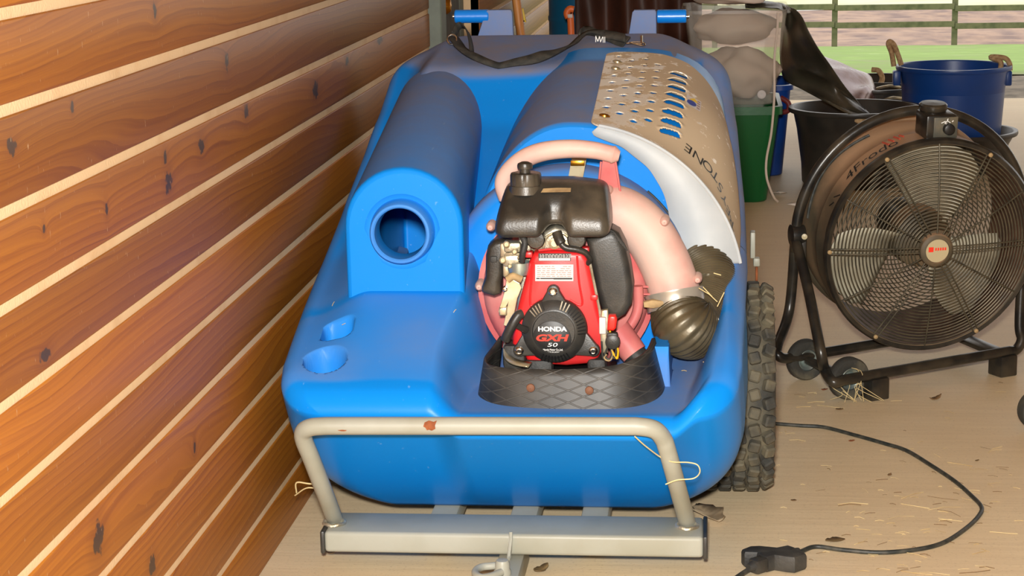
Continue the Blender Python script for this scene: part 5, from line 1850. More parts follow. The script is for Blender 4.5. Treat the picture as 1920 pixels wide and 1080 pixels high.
b = MB(); b.lathe([(0.011, -0.02), (0.011, 0.0)], HM @ Matrix.Translation((0.010, 0.075, FR_ + 0.062)), 14); b.build('knob_stem', 'chrome', kn)
# marker-pen scribble and red smear on the drum's upper side


def on_drum(ang, y):
    r = FR_ + 0.0045
    return HP(r * math.sin(ang), y, r * math.cos(ang))


vs, fs = text_mesh('4Frodo', 0.05, 1.0, 0.2)
b = MB(); b.add([on_drum(-0.62 + x / FR_, 0.050 + y * 0.9) for x, y, _ in vs], fs); b.build('marker_scrawl', 'print_black', drum, smooth=False)
b = MB()
for (a, y, l) in ((-0.42, 0.085, .03), (-0.36, 0.085, .022), (-0.30, 0.09, .026), (-0.25, 0.088, .015)):
    b.tube([on_drum(a, y), on_drum(a + 0.02, y - l)], 0.0025, 6)
b.build('red_marks', mat('faded_red_ink', lin(170, 72, 50), 0.8), drum)
b = MB()
for (a, y, l) in ((-1.10, 0.05, .022), (-1.19, 0.052, .014)):
    b.tube([on_drum(a, y), on_drum(a + 0.05, y - l)], 0.0015, 5)
b.build('pen_marks', 'print_black', drum)
# carrying hoop round the drum
HRAD = FR_ + 0.038
hoop_pts = [HP(HRAD * math.cos(t), 0.135, HRAD * math.sin(t) * 1.02) for t in np.linspace(math.radians(188), math.radians(-8), 50)]
b = MB(); b.tube(hoop_pts, 0.0125, 14); b.build('carry_hoop', 'fan_black', FAN)
# thin cable up the drum
b = MB(); b.tube([on_drum(t, 0.165 + 0.01 * math.sin(t * 5)) + Vector((0, 0, .003)) for t in np.linspace(-0.45, -1.45, 20)], 0.0035, 8); b.build('switch_cable', 'cable_black', FAN)
# stand
TZ = 0.060
pl = HP(-HRAD, 0.135, 0.0); pr_ = HP(HRAD, 0.135, 0.0)
flc, frc = P(1562, 716, z=TZ), P(1905, 656, z=TZ)
rlc = P(1478, 672, z=TZ)
rrc = rlc + (frc - flc)
leg_f = smooth_path([pl + Vector((0, -.01, -.01)), pl.lerp(P(1540, 650, y=flc.y + .02), 0.5) + Vector((0, 0, 0)), P(1538, 655, y=flc.y + 0.02), P(1546, 692, z=TZ + .02), flc, flc.lerp(frc, 0.06)], 8)
b = MB(); b.tube(leg_f + [flc.lerp(frc, 0.5), flc.lerp(frc, 0.96)] , 0.0125, 14)
b.build('front_leg', 'fan_black', FAN)
b = MB(); b.tube(smooth_path([flc.lerp(frc, 0.96), frc + Vector((0, 0, 0.0)), P(1916, 636, y=frc.y + .01), P(1912, 600, y=frc.y + 0.03), pr_ + Vector((0, -.01, -.02))], 8), 0.0125, 14); b.build('front_leg', 'fan_black', FAN)
b = MB(); b.tube(smooth_path([pl + Vector((0, .01, -.01)), P(1480, 580, y=pl.y + .03), P(1457, 650, y=rlc.y + 0.0), P(1461, 668, z=TZ + .01), rlc, rlc.lerp(rrc, 0.08)], 8) + [rlc.lerp(rrc, 0.5), rlc.lerp(rrc, 0.97)], 0.0125, 14); b.build('rear_leg', 'fan_black', FAN)
b = MB(); b.tube(smooth_path([rlc.lerp(rrc, 0.97), rrc, pr_ + Vector((0.0, .05, -.14)), pr_ + Vector((0, .01, -.02))], 8), 0.0125, 14); b.build('rear_leg', 'fan_black', FAN)
# pivots
for p, sgn in ((pl, -1), (pr_, 1)):
    b = MB(); b.lathe([(0.024, -0.02), (0.028, 0.0), (0.026, 0.012), (0.012, 0.016), (0.0005, 0.016)], axis_to(HM.to_3x3() @ Vector((sgn, 0, 0)), p), 20); b.box(p + Vector((0.012, 0, -.035)), (0.028, 0.03, 0.06), bev=0.004); b.build('pivot', 'fan_black', FAN)
    b = MB(); b.lathe([(0.007, 0.0), (0.007, 0.012), (0.0005, 0.013)], axis_to((0, -1, 0), p + Vector((-sgn * 0.02, -0.012, 0.0))), 12); b.build('pivot_bolt', 'badge', FAN)
# feet
for q in (flc.lerp(frc, 0.22), flc.lerp(frc, 0.93)):
    b = MB(); b.box((q.x, q.y + 0.012, 0.026), (0.05, 0.05, 0.052), rot=Matrix.Rotation(math.radians(32), 3, 'Z'), bev=0.004); b.build('foot_block', 'fan_black', FAN)
b = MB(); c_ = frc.lerp(rrc, 0.5); dv = (rrc - frc)
b.box((c_.x - 0.05, c_.y, TZ - 0.004), (0.045, dv.length, 0.012), rot=Vector((0, 1, 0)).rotation_difference(Vector((dv.x, dv.y, 0)).normalized()).to_matrix(), bev=0.003); b.build('cross_bar', 'fan_black', FAN)
# wheels and axle
w1, w2 = P(1511, 674, z=0.050), P(1591, 709, z=0.050)
ax_ = (w2 - w1); ax_.z = 0; ax_.normalize()
for q in (w1, w2):
    X = axis_to(ax_, (q.x, q.y, 0.0502))
    b = MB(); b.lathe([(0.026, -0.012), (0.034, -0.015), (0.046, -0.015), (0.050, -0.009), (0.050, 0.009), (0.046, 0.015), (0.034, 0.015), (0.026, 0.012)], X, 36)
    wh = b.build('stand_wheel', 'tyre', FAN)
    b = MB(); b.lathe([(0.027, 0.009), (0.024, 0.012), (0.015, 0.006), (0.012, 0.010), (0.0005, 0.010)], X, 28); b.lathe([(0.027, -0.009), (0.024, -0.012), (0.0005, -0.010)], X, 28); b.build('wheel_hub', 'bowl', wh)
b = MB(); b.tube([w1 - ax_ * 0.01, w2 + ax_ * 0.01], 0.0105, 12); b.build('axle', 'fan_black', FAN)
# frayed string wound round the near wheel
b = MB()
for k in range(12):
    a = random.uniform(0, 6.28)
    q = w2 + Vector((0.03 * math.cos(a), -0.02, 0.03 * math.sin(a)))
    b.tube(smooth_path([q, q + Vector((random.uniform(-.02, .04), random.uniform(-.03, 0), -0.01)), Vector((q.x + random.uniform(-.03, .07), q.y - random.uniform(0, .04), 0.004))], 3), 0.0007, 4)
o_ = b.build('tangled_straw', 'straw'); tag(o_, 'frayed straw tangled round the near wheel of the fan stand', 'straw'); o_['kind'] = 'stuff'

# rubber-tyred castor just in the frame at the right
q = P(1945, 768, z=0.045)
CW = thing('castor_wheel', 'small black wheel at the right edge of the picture, resting on the floor', 'wheel', (q.x, q.y, 0))
b = MB(); X = axis_to((0.35, -0.94, 0), (q.x, q.y, 0.0452)); b.lathe([(0.02, -0.012), (0.035, -0.016), (0.042, -0.013), (0.045, 0), (0.042, 0.013), (0.035, 0.016), (0.02, 0.012)], X, 36); b.build('tyre', 'tyre', CW)
b = MB(); b.lathe([(0.022, 0.010), (0.014, 0.014), (0.0005, 0.014)], X, 24); b.lathe([(0.022, -0.010), (0.0005, -0.014)], X, 24); b.build('hub', 'bowl', CW)

# ================================================================== EXTENSION LEAD
def floorp(px, py, h):
    p = P(px, py, z=h); return p


LEAD = thing('extension_lead', 'black extension lead with a three-way rubber socket, curving over the floor', 'cable', P(1500, 1040, z=0))
lp_ = [(1425, 790), (1452, 794), (1500, 798), (1545, 801), (1600, 815), (1660, 832), (1700, 845), (1745, 872), (1790, 902), (1822, 930), (1840, 950), (1836, 966), (1812, 990), (1770, 1017), (1720, 1030), (1650, 1036), (1580, 1031), (1530, 1025), (1502, 1034)]
b = MB(); b.tube(smooth_path([floorp(x, y, 0.0042) for x, y in lp_], 8), 0.0042, 10); b.build('cord', 'cable_black', LEAD)
b = MB(); b.tube(smooth_path([floorp(x, y, 0.010) for x, y in ((1408, 1066), (1396, 1073), (1380, 1084), (1366, 1094))], 6), 0.0045, 10); b.build('cord', 'cable_black', LEAD)
sc_ = floorp(1452, 1048, 0.018)
ex = (floorp(1500, 1034, 0.018) - floorp(1405, 1066, 0.018)); ex.z = 0; ex.normalize(); ey = Vector((-ex.y, ex.x, 0))


def cross_prism(pts, h, z0, bev):
    b = MB()
    X = Matrix(((ex.x, ey.x, 0, sc_.x), (ex.y, ey.y, 0, sc_.y), (0, 0, 1, z0), (0, 0, 0, 1)))
    b.prism(pts, X, h, bev=bev, seg=2)
    return b


b = cross_prism([(-.030, -.010), (-.012, -.012), (-.004, -.032), (.004, -.045), (.034, -.045), (.040, -.030), (.030, -.014), (.044, -.009), (.044, .009), (.020, .014), (.004, .040), (-.010, .050), (-.034, .048), (-.040, .034), (-.026, .018), (-.030, .010)], 0.032, 0.001, 0.006)
soc = b.build('socket_block', 'rubber', LEAD)
b = MB(); b.box(sc_ - ex * 0.040 + Vector((0, 0, -0.001)), (0.030, 0.024, 0.026), rot=Matrix((ex, ey, Vector((0, 0, 1)))).transposed(), bev=0.005); b.build('plug', 'black', LEAD)
b = MB(); b.tube([sc_ + ex * 0.040, sc_ + ex * 0.062], [0.010, 0.006], 12); b.build('strain_relief', 'rubber', LEAD)
b = MB(); b.tube([sc_ - ex * 0.052, sc_ - ex * 0.066], [0.010, 0.006], 12); b.build('strain_relief', 'rubber', LEAD)

# ================================================================== THINGS BEHIND THE TRAILER
def rounded_rect(hx, hy, r, n=6):
    pts = []
    for cx, cy, a0r in ((hx - r, hy - r, 0), (-hx + r, hy - r, PI / 2), (-hx + r, -hy + r, PI), (hx - r, -hy + r, 1.5 * PI)):
        for k in range(n + 1):
            a = a0r + PI / 2 * k / n
            pts.append((cx + r * math.cos(a), cy + r * math.sin(a)))
    return pts


def crate(mb_, c, z0, z1, hx0, hy0, hx1, hy1, r, th=0.004, lip=0.012, lip_h=0.02):
    """open tapered box with a rolled lip, walls with thickness"""
    def ring(hx, hy, z):
        return [Vector((c[0] + x, c[1] + y, z)) for x, y in rounded_rect(hx, hy, r)]
    rings = [[Vector((c[0], c[1], z0 + th))] * 28, ring(hx0 - r, hy0 - r, z0 + th) if False else ring(hx0 - th - 0.004, hy0 - th - 0.004, z0 + th), ring(hx1 - th, hy1 - th, z1), ring(hx1 + lip, hy1 + lip, z1), ring(hx1 + lip, hy1 + lip, z1 - lip_h), ring(hx1 - 0.001, hy1 - 0.001, z1 - lip_h),
             ring(hx0, hy0, z0 + 0.006), ring(hx0 - 0.006, hy0 - 0.006, z0), [Vector((c[0], c[1], z0))] * 28]
    mb_.loft(rings)
    return mb_


def tub_round(mb_, c, z0, z1, r0, r1, th=0.005, lip=0.012, n=56):
    mb_.lathe([(0.0005, z0 + th), (r0 - th, z0 + th), (r1 - th, z1 - 0.004), (r1 - th + 0.004, z1), (r1 + lip, z1), (r1 + lip + 0.002, z1 - 0.010), (r1 + lip - 0.002, z1 - 0.018), (r1 - 0.002, z1 - 0.02), (r1 - 0.008 - (r1 - r0) * .4, z0 + (z1 - z0) * .6), (r1 - 0.014 - (r1 - r0) * .4, z0 + (z1 - z0) * .58),
                (r0 + 0.002, z0 + 0.01), (r0 - 0.006, z0), (0.0005, z0)], Matrix.Translation((c[0], c[1], 0)), n)
    return mb_


def clear_mat():
    m = bpy.data.materials.new('clear_polypropylene')
    N, L, b = nodes_of(m)
    N.remove(b)
    out = N['Material Output']
    tr = N.new('ShaderNodeBsdfTransparent'); tr.inputs['Color'].default_value = (0.96, 0.95, 0.93, 1)
    df = N.new('ShaderNodeBsdfDiffuse'); df.inputs['Color'].default_value = (0.80, 0.76, 0.70, 1)
    gl = N.new('ShaderNodeBsdfGlossy'); gl.inputs['Roughness'].default_value = 0.2
    m1 = N.new('ShaderNodeMixShader'); m1.inputs[0].default_value = 0.13
    m2 = N.new('ShaderNodeMixShader'); m2.inputs[0].default_value = 0.05
    L.new(tr.outputs[0], m1.inputs[1]); L.new(df.outputs[0], m1.inputs[2]); L.new(m1.outputs[0], m2.inputs[1]); L.new(gl.outputs[0], m2.inputs[2])
    L.new(m2.outputs[0], out.inputs['Surface'])
    return m


M['clear'] = clear_mat()
BYD = 7.1
g_top, g_bot = P(1468, 200, y=BYD), P(1433, 382, y=BYD)
gx = (P(1290, 200, y=BYD).x + g_top.x) / 2
ghw = g_top.x - gx
b = MB(); crate(b, (gx, BYD + 0.24), 0.0, g_top.z, ghw - 0.055, 0.19, ghw - 0.012, 0.235, 0.04, lip=0.012, lip_h=0.03)
gb = tag(b.build('green_bin', 'green'), 'dark green plastic bin on the floor under the clear storage box', 'bin')
# clear storage box standing on it
zc0 = g_top.z + 0.002
ct = P(1483, 18, y=BYD)
b = MB(); crate(b, (gx, BYD + 0.24), zc0, ct.z, ghw - 0.030, 0.20, ct.x - gx - 0.012, 0.245, 0.045, th=0.003, lip=0.012, lip_h=0.012)
tagged = tag(b.build('storage_box', 'clear'), 'clear plastic storage box with white cloths inside, standing on the green bin', 'box')
q = P(1428, 177, y=BYD + 0.028)
b = MB(); b.lathe([(0.016, -0.002), (0.016, 0.004), (0.012, 0.006), (0.005, 0.0045), (0.0005, 0.0045)], at_front((q.x, BYD + 0.028, q.z)), 20); b.build('box_button', 'white_label', tagged, label='round white button at the front of the box')


def lump(name, c, rad, seed, mt, label, cat, group=None, flat=0.0, amp=0.16, seg=40):
    rr_ = np.random.RandomState(seed)
    ph = rr_.uniform(0, 6.28, (10, 3)); fr_ = rr_.uniform(1.0, 5.0, (10, 3))
    b = MB(); rings = []
    for i in range(seg // 2 + 1):
        th_ = PI * i / (seg // 2)
        ring = []
        for j in range(seg):
            a = 2 * PI * j / seg
            d = Vector((math.sin(th_) * math.cos(a), math.sin(th_) * math.sin(a), math.cos(th_)))
            k = 1 + amp * sum(math.sin(fr_[q, 0] * d.x * 1.5 + ph[q, 0]) * math.sin(fr_[q, 1] * d.y * 1.5 + ph[q, 1]) * math.cos(fr_[q, 2] * d.z * 1.5 + ph[q, 2]) for q in range(10)) * 0.5
            k += 0.03 * abs(math.sin(6 * a + 4 * th_ + seed))
            p = Vector((d.x * rad[0] * k, d.y * rad[1] * k, d.z * rad[2] * k))
            if flat and p.z < -rad[2] * flat:
                p.z = -rad[2] * flat
            ring.append(Vector(c) + p)
        rings.append(ring)
    b.loft(rings)
    return tag(b.build(name, mt, angle=80), label, cat, group)


lump('cloth_bundle', (gx + 0.015, BYD + 0.25, zc0 + 0.094), (0.145, 0.15, 0.094), 3, 'cloth', 'off-white cloth bundle at the bottom of the clear storage box', 'cloth', flat=0.86)
lump('cloth_bag', (gx + 0.0, BYD + 0.24, zc0 + 0.275), (0.150, 0.16, 0.066), 8, 'cloth', 'rounded white cloth bag near the top inside the clear storage box', 'cloth', amp=0.10)
lump('white_bag', (gx - 0.02, BYD + 0.25, ct.z + 0.05), (0.15, 0.15, 0.045), 15, 'cloth', 'crumpled white bag piled over the rim of the clear storage box', 'bag', amp=0.2)
b = MB()
fl_ = [P(1390 + k * 14, 22 - 5 * abs(k - 3) * 0.3, y=BYD + 0.01) for k in range(7)]
# white lead hanging down the front of the box
wl_ = [P(1459, 24, y=BYD - 0.022), P(1457, 60, y=BYD - 0.02), P(1452, 110, y=BYD - 0.01), P(1452, 160, y=BYD - 0.012), P(1451, 195, y=BYD - 0.016), P(1446, 250, y=BYD - 0.016), P(1437, 300, y=BYD - 0.01), P(1438, 335, y=BYD - 0.02), P(1450, 368, y=BYD + 0.01), P(1458, 378, z=0.004)]
b = MB(); b.tube(smooth_path(wl_, 8), 0.0045, 8); tag(b.build('white_lead', 'cable_white'), 'thin white lead hanging down the front of the clear box and green bin', 'cable')
for k, (px, py) in enumerate(((1459, 366), (1490, 388))):
    q = P(px, py, z=0.004)
    b = MB()
    r_ = random.Random(k + 4)
    pts = [(-.03, 0), (-.012, .022), (.0, .05 if k == 0 else .02), (.016, .03), (.012, .006), (.034, .004), (.02, -.016), (-.01, -.012)]
    vs = [q + Vector((x, y, 0.004 + r_.uniform(0, .012))) for x, y in pts]
    b.add([q + Vector((0, 0, .014))] + vs, [(0, 1 + i, 1 + (i + 1) % 8) for i in range(8)])
    o_ = b.build('paper_scrap', 'paper'); o_.modifiers.new('thickness', 'SOLIDIFY').thickness = 0.001
    tag(o_, ('torn white paper scrap on the floor at the end of the white lead', 'small white paper scrap on the floor in front of the black bucket')[k], 'paper')

# dark blue bin behind the green one
q0, q1 = P(1486, 160, y=7.75), P(1470, 334, y=7.75)
bcx = q0.x - 0.13
b = MB(); crate(b, (bcx, 7.75 + 0.2), 0.0, q0.z, 0.095, 0.16, 0.125, 0.2, 0.05, lip=0.010)
bb = tag(b.build('blue_bin', 'bin_blue'), 'dark blue plastic bin standing just behind the green bin', 'bin')
q = P(1468, 196, y=7.76)
b = MB(); b.tube(smooth_path([q + Vector((-.01, -.02, .03)), q + Vector((.02, -.03, .01)), q + Vector((.02, -.03, -.02)), q + Vector((-.01, -.02, -.03))], 5), 0.011, 10); b.build('bin_handle', mat('dull_red_grip', lin(120, 40, 40), 0.5), bb)

# large black bucket
BKC = (P(1603, 300, y=7.62).x, 7.62)
zr = P(1490, 200, y=7.62).z
b = MB(); tub_round(b, BKC, 0.0, zr, 0.205, 0.245, lip=0.016)
bk = tag(b.build('black_bucket', 'tub_black'), 'large black bucket behind the fan with a black sheet hanging into it', 'bucket')
q = P(1630, 224, y=7.40)
b = MB(); b.tube(smooth_path([q + Vector((-.075, .01, .02)), q + Vector((-.05, -.01, .0)), q + Vector((0, -.02, -.008)), q + Vector((.05, -.015, -.004)), q + Vector((.075, .01, .015))], 6), 0.013, 10); b.build('rope_handle', 'rope', bk)

# black plastic sheet draped from the top of the clear box down into the bucket
upx = [(1395, 4), (1440, 2), (1478, 12), (1500, 28), (1515, 58), (1534, 92), (1562, 130), (1592, 172), (1622, 204), (1644, 224)]
lowx = [(1400, 12), (1440, 14), (1466, 20), (1464, 60), (1462, 108), (1470, 148), (1504, 168), (1545, 190), (1590, 212), (1632, 224)]
dep = [7.30, 7.26, 7.20, 7.16, 7.14, 7.14, 7.18, 7.26, 7.36, 7.44]
U_ = smooth_path([P(x, y, y=d + 0.16) for (x, y), d in zip(upx, dep)], 5)
L_ = smooth_path([P(x, y, y=d + e_) for (x, y), d, e_ in zip(lowx, dep, (0, 0, .1, .45, .48, .45, .3, .1, 0, 0))], 5)
b = MB(); rows = []
for i, (a, c) in enumerate(zip(U_, L_)):
    row = []
    for k in range(15):
        t = k / 14
        p = a.lerp(c, t)
        env = math.sin(PI * t)
        p += Vector((0, 0.030 * env * math.sin(i * 0.55 + 5 * t) + 0.018 * math.sin(11 * t + i * .2) * env, 0.012 * env * math.sin(9 * t + i * 0.31)))
        row.append(p)
    rows.append(row)
b.loft(rows, closed_ring=False)
ts_ = tag(b.build('plastic_sheet', 'tarp_black', angle=80), 'creased black plastic sheet draped from the clear box down into the black bucket', 'sheet')
ts_.modifiers.new('thickness', 'SOLIDIFY').thickness = 0.003

# silvery sack and the black tubs behind
q = P(1608, 178, y=8.6)
tb = (P(1650, 190, y=9.0).x, 9.0)
b = MB(); tub_round(b, tb, 0.0, P(1650, 148, y=9.0).z, 0.22, 0.26, lip=0.014)
t2 = tag(b.build('black_tub', 'tub_black'), 'black tub with a rope loop behind the silvery sack', 'tub')
q2 = P(1641, 152, y=8.72)
b = MB(); b.tube(smooth_path([q2 + Vector((-.02, 0, -.04)), q2 + Vector((.01, -.01, -.03)), q2 + Vector((.03, -.01, .01)), q2 + Vector((.015, 0, .045)), q2 + Vector((-.015, .01, .05))], 6), 0.012, 10); b.build('rope_handle', 'rope', t2)
tb3 = (P(1668, 230, y=8.40).x - 0.05, 8.42)
b = MB(); tub_round(b, tb3, 0.0, P(1670, 170, y=8.25).z, 0.12, 0.15, lip=0.010)
tag(b.build('black_pail', 'tub_black'), 'black pail between the silvery sack and the navy blue tub', 'pail')
for k, (pa, pb) in enumerate((((1644, 166), (1688, 164)), ((1652, 190), (1690, 184)))):
    b = MB(); p, r_ = P(*pa, y=8.25), P(*pb, y=8.25)
    b.tube(smooth_path([p, p.lerp(r_, .5) + Vector((0, -.03, .012)), r_], 6), 0.006, 8)
    tag(b.build('wire_bail', 'zinc'), ('pale metal bail crossing the black pail, the higher of two', 'pale metal bail crossing the black pail, the lower of two')[k], 'bail')
upx = [(1545, 108), (1570, 114), (1600, 128), (1630, 140), (1640, 160), (1650, 185), (1664, 196)]
lowx = [(1535, 150), (1560, 175), (1590, 190), (1610, 200), (1625, 208), (1640, 214), (1660, 218)]
U_ = smooth_path([P(x, y, y=8.5) for x, y in upx], 6); L_ = smooth_path([P(x, y, y=8.05) for x, y in lowx], 6)
b = MB(); rows = []
for i, (a, c) in enumerate(zip(U_, L_)):
    row = []
    for k in range(15):
        t = k / 14
        p = a.lerp(c, t)
        env = math.sin(PI * t)
        p += Vector((0, 0, 0.03 * env + 0.010 * env * math.sin(i * 0.45 + 7 * t) + 0.007 * math.sin(13 * t + i * .3) * env))
        row.append(p)
    rows.append(row)
b.loft(rows, closed_ring=False)
sk = tag(b.build('foil_sack', 'sack', angle=80), 'crumpled silvery brown sack lying between the black sheet and the navy tub', 'sack')
sk.modifiers.new('thickness', 'SOLIDIFY').thickness = 0.004
# cardboard-brown box under the sack
q = P(1648, 208, y=8.0)
b = MB(); b.box((q.x - 0.04, 8.02, 0.075), (0.13, 0.12, 0.15), bev=0.004); bx2 = tag(b.build('brown_carton', mat('brown_card', lin(130, 76, 44), 0.8, col2=lin(110, 60, 36), scale=8), smooth=False), 'small brown carton under the edge of the silvery sack', 'box')
b = MB(); b.box((q.x - 0.04, 7.958, 0.125), (0.09, 0.004, 0.02)); b.build('carton_flap', 'tan', bx2, smooth=False)

# navy tub with rope handles standing in a black tub
TC = (P(1786, 200, y=7.95).x, 7.95)
ztop = P(1786, 131, y=7.75).z
rtop = (P(1893, 140, y=7.95).x - P(1678, 140, y=7.95).x) / 2
b = MB(); tub_round(b, TC, 0.0, 0.165, 0.20, 0.248, lip=0.014)
tag(b.build('black_tub', 'tub_black'), 'low black tub on the floor holding the navy blue tub', 'tub')
b = MB(); tub_round(b, TC, 0.012, ztop, 0.19, rtop - 0.012, lip=0.013)
nt = tag(b.build('navy_tub', 'tub_blue'), 'navy blue round tub with rope handles standing in a black tub', 'tub')
zt_ = ztop
for pts in ([(1676, 124), (1672, 100), (1666, 84), (1668, 78), (1676, 84), (1684, 104), (1690, 122)], [(1876, 130), (1876, 116), (1862, 110), (1858, 107), (1872, 107), (1886, 110), (1893, 120), (1894, 132)]):
    b = MB(); b.tube(smooth_path([P(x, y, y=7.92) for x, y in pts], 6), 0.0105, 10); b.build('rope_handle', 'rope', nt)
for px in (1681, 1889):
    p = P(px, 146, y=7.93); b = MB(); b.box(p, (0.03, 0.05, 0.06), bev=0.006); b.build('handle_lug', 'tub_blue', nt)

# teal panel, brown tarpaulin, broom handle by the far wall
q0, q1 = P(1029, 20, y=8.05), P(1076, 20, y=8.05)
b = MB(); b.lathe([(0.0005, 0.0), (0.150, 0.0), (0.155, 0.01), (0.155, 0.30), (0.158, 0.305), (0.158, 0.32), (0.155, 0.325), (0.155, 0.62), (0.158, 0.625), (0.158, 0.64), (0.155, 0.645), (0.155, 0.93), (0.158, 0.94), (0.15, 0.95), (0.0005, 0.945)], Matrix.Translation((q0.x + 0.155, 8.05, 0)), 40)
drm = tag(b.build('teal_drum', 'teal'), 'teal drum standing behind the trailer against the far boards', 'drum')
b = MB(); b.lathe([(0.03, 0.945), (0.03, 0.965), (0.0005, 0.966)], Matrix.Translation((q0.x + 0.22, 8.05, 0)), 20); b.build('drum_bung', 'black', drm)
q = P(1069, 28, y=7.24)
OH = thing('orange_tool', 'orange plastic tool grip in front of the teal drum', 'tool', (q.x, 7.24, 0))
b = MB(); b.tube(smooth_path([P(1076, 18, y=7.24), P(1068, 17, y=7.24), P(1063, 24, y=7.24), P(1065, 32, y=7.24), P(1070, 40, y=7.24), (q.x + .005, 7.24, 0.40), (q.x, 7.24, 0.004)], 6), 0.013, 12); b.build('grip', 'orange', OH)
b = MB(); b.box(P(1069, 30, y=7.225), (0.018, 0.006, 0.014), bev=0.002); b.build('grip_label', 'white_label', OH)
# brown tarpaulin hung over something tall
b = MB(); rows = []
x0, x1 = P(1077, 20, y=7.70).x, P(1316, 20, y=7.70).x
for k in range(13):
    z = 0.0 + 1.35 * k / 12
    row = []
    for i in range(50):
        u = i / 49
        row.append(Vector((x0 + (x1 - x0) * u, 7.70 + 0.05 * math.sin(u * 9 + 0.6 * math.sin(k * .5)) + 0.03 * math.sin(u * 23 + k * .3) + 0.10 * (k / 12) ** 3, z)))
    rows.append(row)
b.loft(rows, closed_ring=False)
tp_ = tag(b.build('brown_tarpaulin', 'tarp_brown', angle=80), 'dark brown tarpaulin hanging behind the trailer and the clear box', 'tarpaulin')
tp_.modifiers.new('thickness', 'SOLIDIFY').thickness = 0.004
# broom handle leaning on the boards
p1 = P(966, -30, y=6.35); p0 = Vector((P(973, 44, y=6.35).x + 0.10, 6.33, 0.012))
d_ = (P(968, 0, y=6.35) - P(974, 46, y=6.35)).normalized()
top = P(968, 0, y=6.35) + d_ * 0.25
bot = P(974, 46, y=6.35) - d_ * (P(974, 46, y=6.35).z / d_.z - 0.016 / d_.z)
BR_ = thing('broom', 'pine broom handle leaning behind the left end of the trailer', 'broom', (bot.x, bot.y, 0))
b = MB(); b.tube([bot, bot.lerp(top, .5), top], 0.0145, 14); b.build('broom_handle', 'pole', BR_)
b = MB(); b.box((bot.x, bot.y, 0.035), (0.28, 0.05, 0.05), bev=0.008); b.build('broom_head', 'black', BR_)
q = P(979, 31, y=6.6)
YT = thing('yellow_tag', 'yellow and white tool end hanging beside the pine broom handle', 'tool', (q.x, 6.6, 0))
b = MB(); b.box(P(981, 29, y=6.6), (0.012, 0.02, 0.05), rot=Matrix.Rotation(-0.2, 3, 'Y'), bev=0.003); b.build('yellow_blade', 'print_yellow', YT)
b = MB(); b.box(P(980, 40, y=6.6), (0.022, 0.02, 0.016), bev=0.004); b.build('white_collar', 'white_label', YT)
zq = P(980, 43, y=6.6).z
b = MB(); b.tube([(q.x, 6.6, 0.0), (q.x, 6.6, zq)], 0.006, 8); b.build('tool_shaft', 'black', YT)

# ================================================================== LITTER ON THE FLOOR
def leaf(px, py, size, rot, label, mt='leaf', curl=0.25, seed=1, name='dry_leaf'):
    q = P(px, py, z=0.003)
    r_ = random.Random(seed)
    b = MB(); rows = []
    n = 9
    for i in range(n):
        u = i / (n - 1)
        wd = size * 0.30 * math.sin(PI * min(1, u * 0.92 + 0.06)) ** 0.8 * r_.uniform(0.75, 1.15)
        x = size * (u - 0.5)
        zc_ = 0.002 + size * curl * (u - 0.4) ** 2
        rows.append([Vector((x + r_.uniform(-.1, .1) * wd, wd, zc_ + wd * 0.45)), Vector((x, 0, zc_)), Vector((x + r_.uniform(-.1, .1) * wd, -wd, zc_ + wd * 0.35))])
    R_ = Matrix.Rotation(rot, 4, 'Z')
    rows = [[Vector(q) + R_ @ p for p in row] for row in rows]
    b.loft(rows, closed_ring=False)
    o = b.build(name, mt, angle=80)
    o.modifiers.new('thickness', 'SOLIDIFY').thickness = 0.0008
    return tag(o, label, 'leaf', None)


leaf(1328, 968, 0.10, 2.0, 'torn grey dead leaf beside the right end of the grey beam', 'leaf_grey', 0.2, 3)
leaf(1566, 1017, 0.036, 0.1, 'brown dead leaf lying on the cord near the rubber socket', 'leaf', 0.3, 5)
leaf(1754, 751, 0.030, 0.4, 'small dark curled leaf in front of the fan stand', 'husk', 1.2, 7)
leaf(1015, 1072, 0.034, 0.9, 'curled brown leaf beside the hitch tube', 'leaf', 0.8, 9)
leaf(1597, 829, 0.014, 0.2, 'tiny reddish leaf scrap inside the curve of the cord', 'rust', 0.5, 11)
leaf(1574, 770, 0.018, -0.1, 'thin brown leaf scrap below the near wheel of the fan', 'husk', 0.4, 13)
leaf(1668, 893, 0.013, 1.0, 'tiny dark leaf crumb in the middle of the cord loop', 'husk', 0.7, 17)
leaf(1832, 866, 0.010, 0.5, 'tiny brown leaf crumb right of the cord loop', 'leaf', 0.6, 19)
leaf(619, 1040, 0.022, -0.4, 'small pale leaf under the left end of the grey beam', 'leaf_grey', 0.5, 23)
leaf(1546, 733, 0.016, 0.0, 'reddish leaf scrap between the two fan wheels', 'rust', 0.6, 29)
leaf(1488, 941, 0.012, -0.3, 'thin dark leaf scrap left of the cord loop', 'husk', 0.5, 31)
q = on_body(897, 772, 0.004)
b = MB(); pts = []
for k in range(14):
    a = 2 * PI * k / 14
    pts.append(on_body(897 + 12 * math.cos(a) * (1 + .12 * math.sin(3 * a)), 772 + 11 * math.sin(a), 0.005))
b.add([q + Vector((0, 0, .002))] + pts, [(0, 1 + i, 1 + (i + 1) % 14) for i in range(14)])
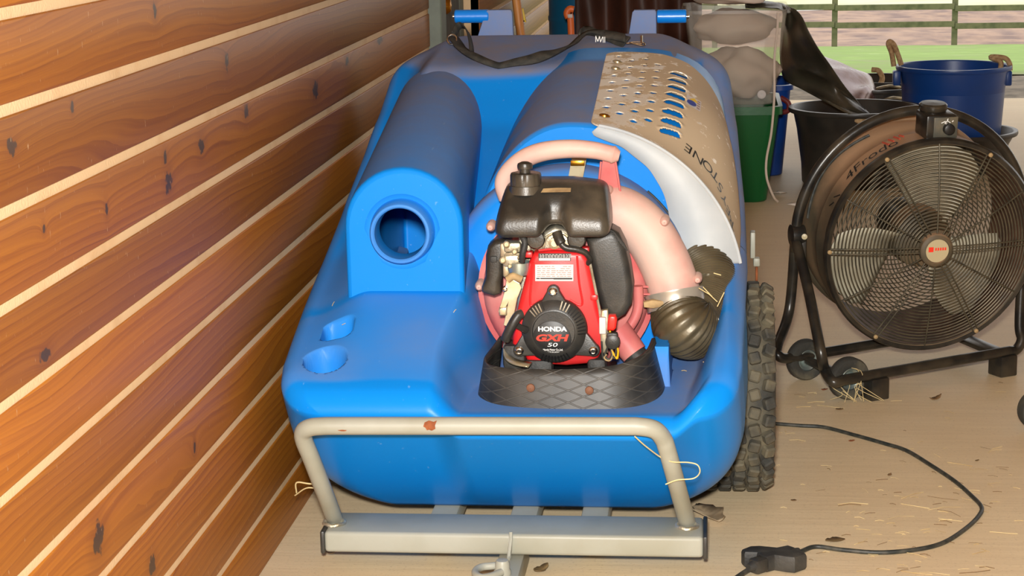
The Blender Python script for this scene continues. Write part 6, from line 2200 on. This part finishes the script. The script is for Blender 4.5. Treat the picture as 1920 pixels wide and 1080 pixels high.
o_ = b.build('dry_leaf', 'tan', angle=80); o_.modifiers.new('thickness', 'SOLIDIFY').thickness = 0.0012
tag(o_, 'round tan dead leaf on the trailer beside the black rubber apron', 'leaf')

b = MB()
r_ = random.Random(5)
for k in range(170):
    px = r_.uniform(1330, 1915) if k < 190 else r_.uniform(640, 1320)
    py = r_.uniform(700, 1078) if k < 190 else r_.uniform(1035, 1078)
    if k < 60:
        px, py = r_.uniform(1600, 1915), r_.uniform(880, 1076)
    q = P(px, py, z=0.0012)
    if q.x < 0.13 and q.y > 3.30:
        continue
    L_ = r_.uniform(0.006, 0.028) if r_.random() < .85 else r_.uniform(0.03, 0.07)
    a = r_.uniform(-0.7, 0.5) if r_.random() < .7 else r_.uniform(0, 6.28)
    d = Vector((math.cos(a), math.sin(a), 0)) * L_
    bend = Vector((-d.y, d.x, 0)) * r_.uniform(-.3, .3)
    b.mi = 0 if r_.random() < 0.62 else 1
    b.tube([q - d * .5, q + bend * .5 + Vector((0, 0, .001)), q + d * .5], r_.uniform(0.0003, 0.0007), 4)
o_ = b.build('straw_litter', ['straw', 'husk']); tag(o_, 'scattered bits of straw and chaff over the concrete floor', 'straw'); o_['kind'] = 'stuff'
b = MB()
for k in range(26):
    px, py = r_.uniform(880, 1330), r_.uniform(640, 770)
    if k < 12:
        px, py = r_.uniform(580, 880), r_.uniform(570, 760)
    p = on_body(px, py, 0.001)
    L_ = r_.uniform(0.006, 0.020); a = r_.uniform(0, 6.28)
    d = Vector((math.cos(a), math.sin(a) * .9, math.sin(a) * .35)) * L_
    b.tube([p - d * .5 + Vector((0, 0, .002)), p + Vector((0, 0, .003)), p + d * .5 + Vector((0, 0, .002))], 0.0006, 4)
for (pts) in ([(1310, 540), (1330, 552), (1345, 566)], [(1345, 575), (1352, 560), (1358, 548)], [(1318, 538), (1335, 556)], [(1338, 512), (1352, 516)]):
    b.tube([P(x, y, y=3.33) for x, y in pts], 0.0008, 4)
o_ = b.build('straw_litter', 'straw'); tag(o_, 'wisps of straw lying on the blue deck and round the hose', 'straw'); o_['kind'] = 'stuff'
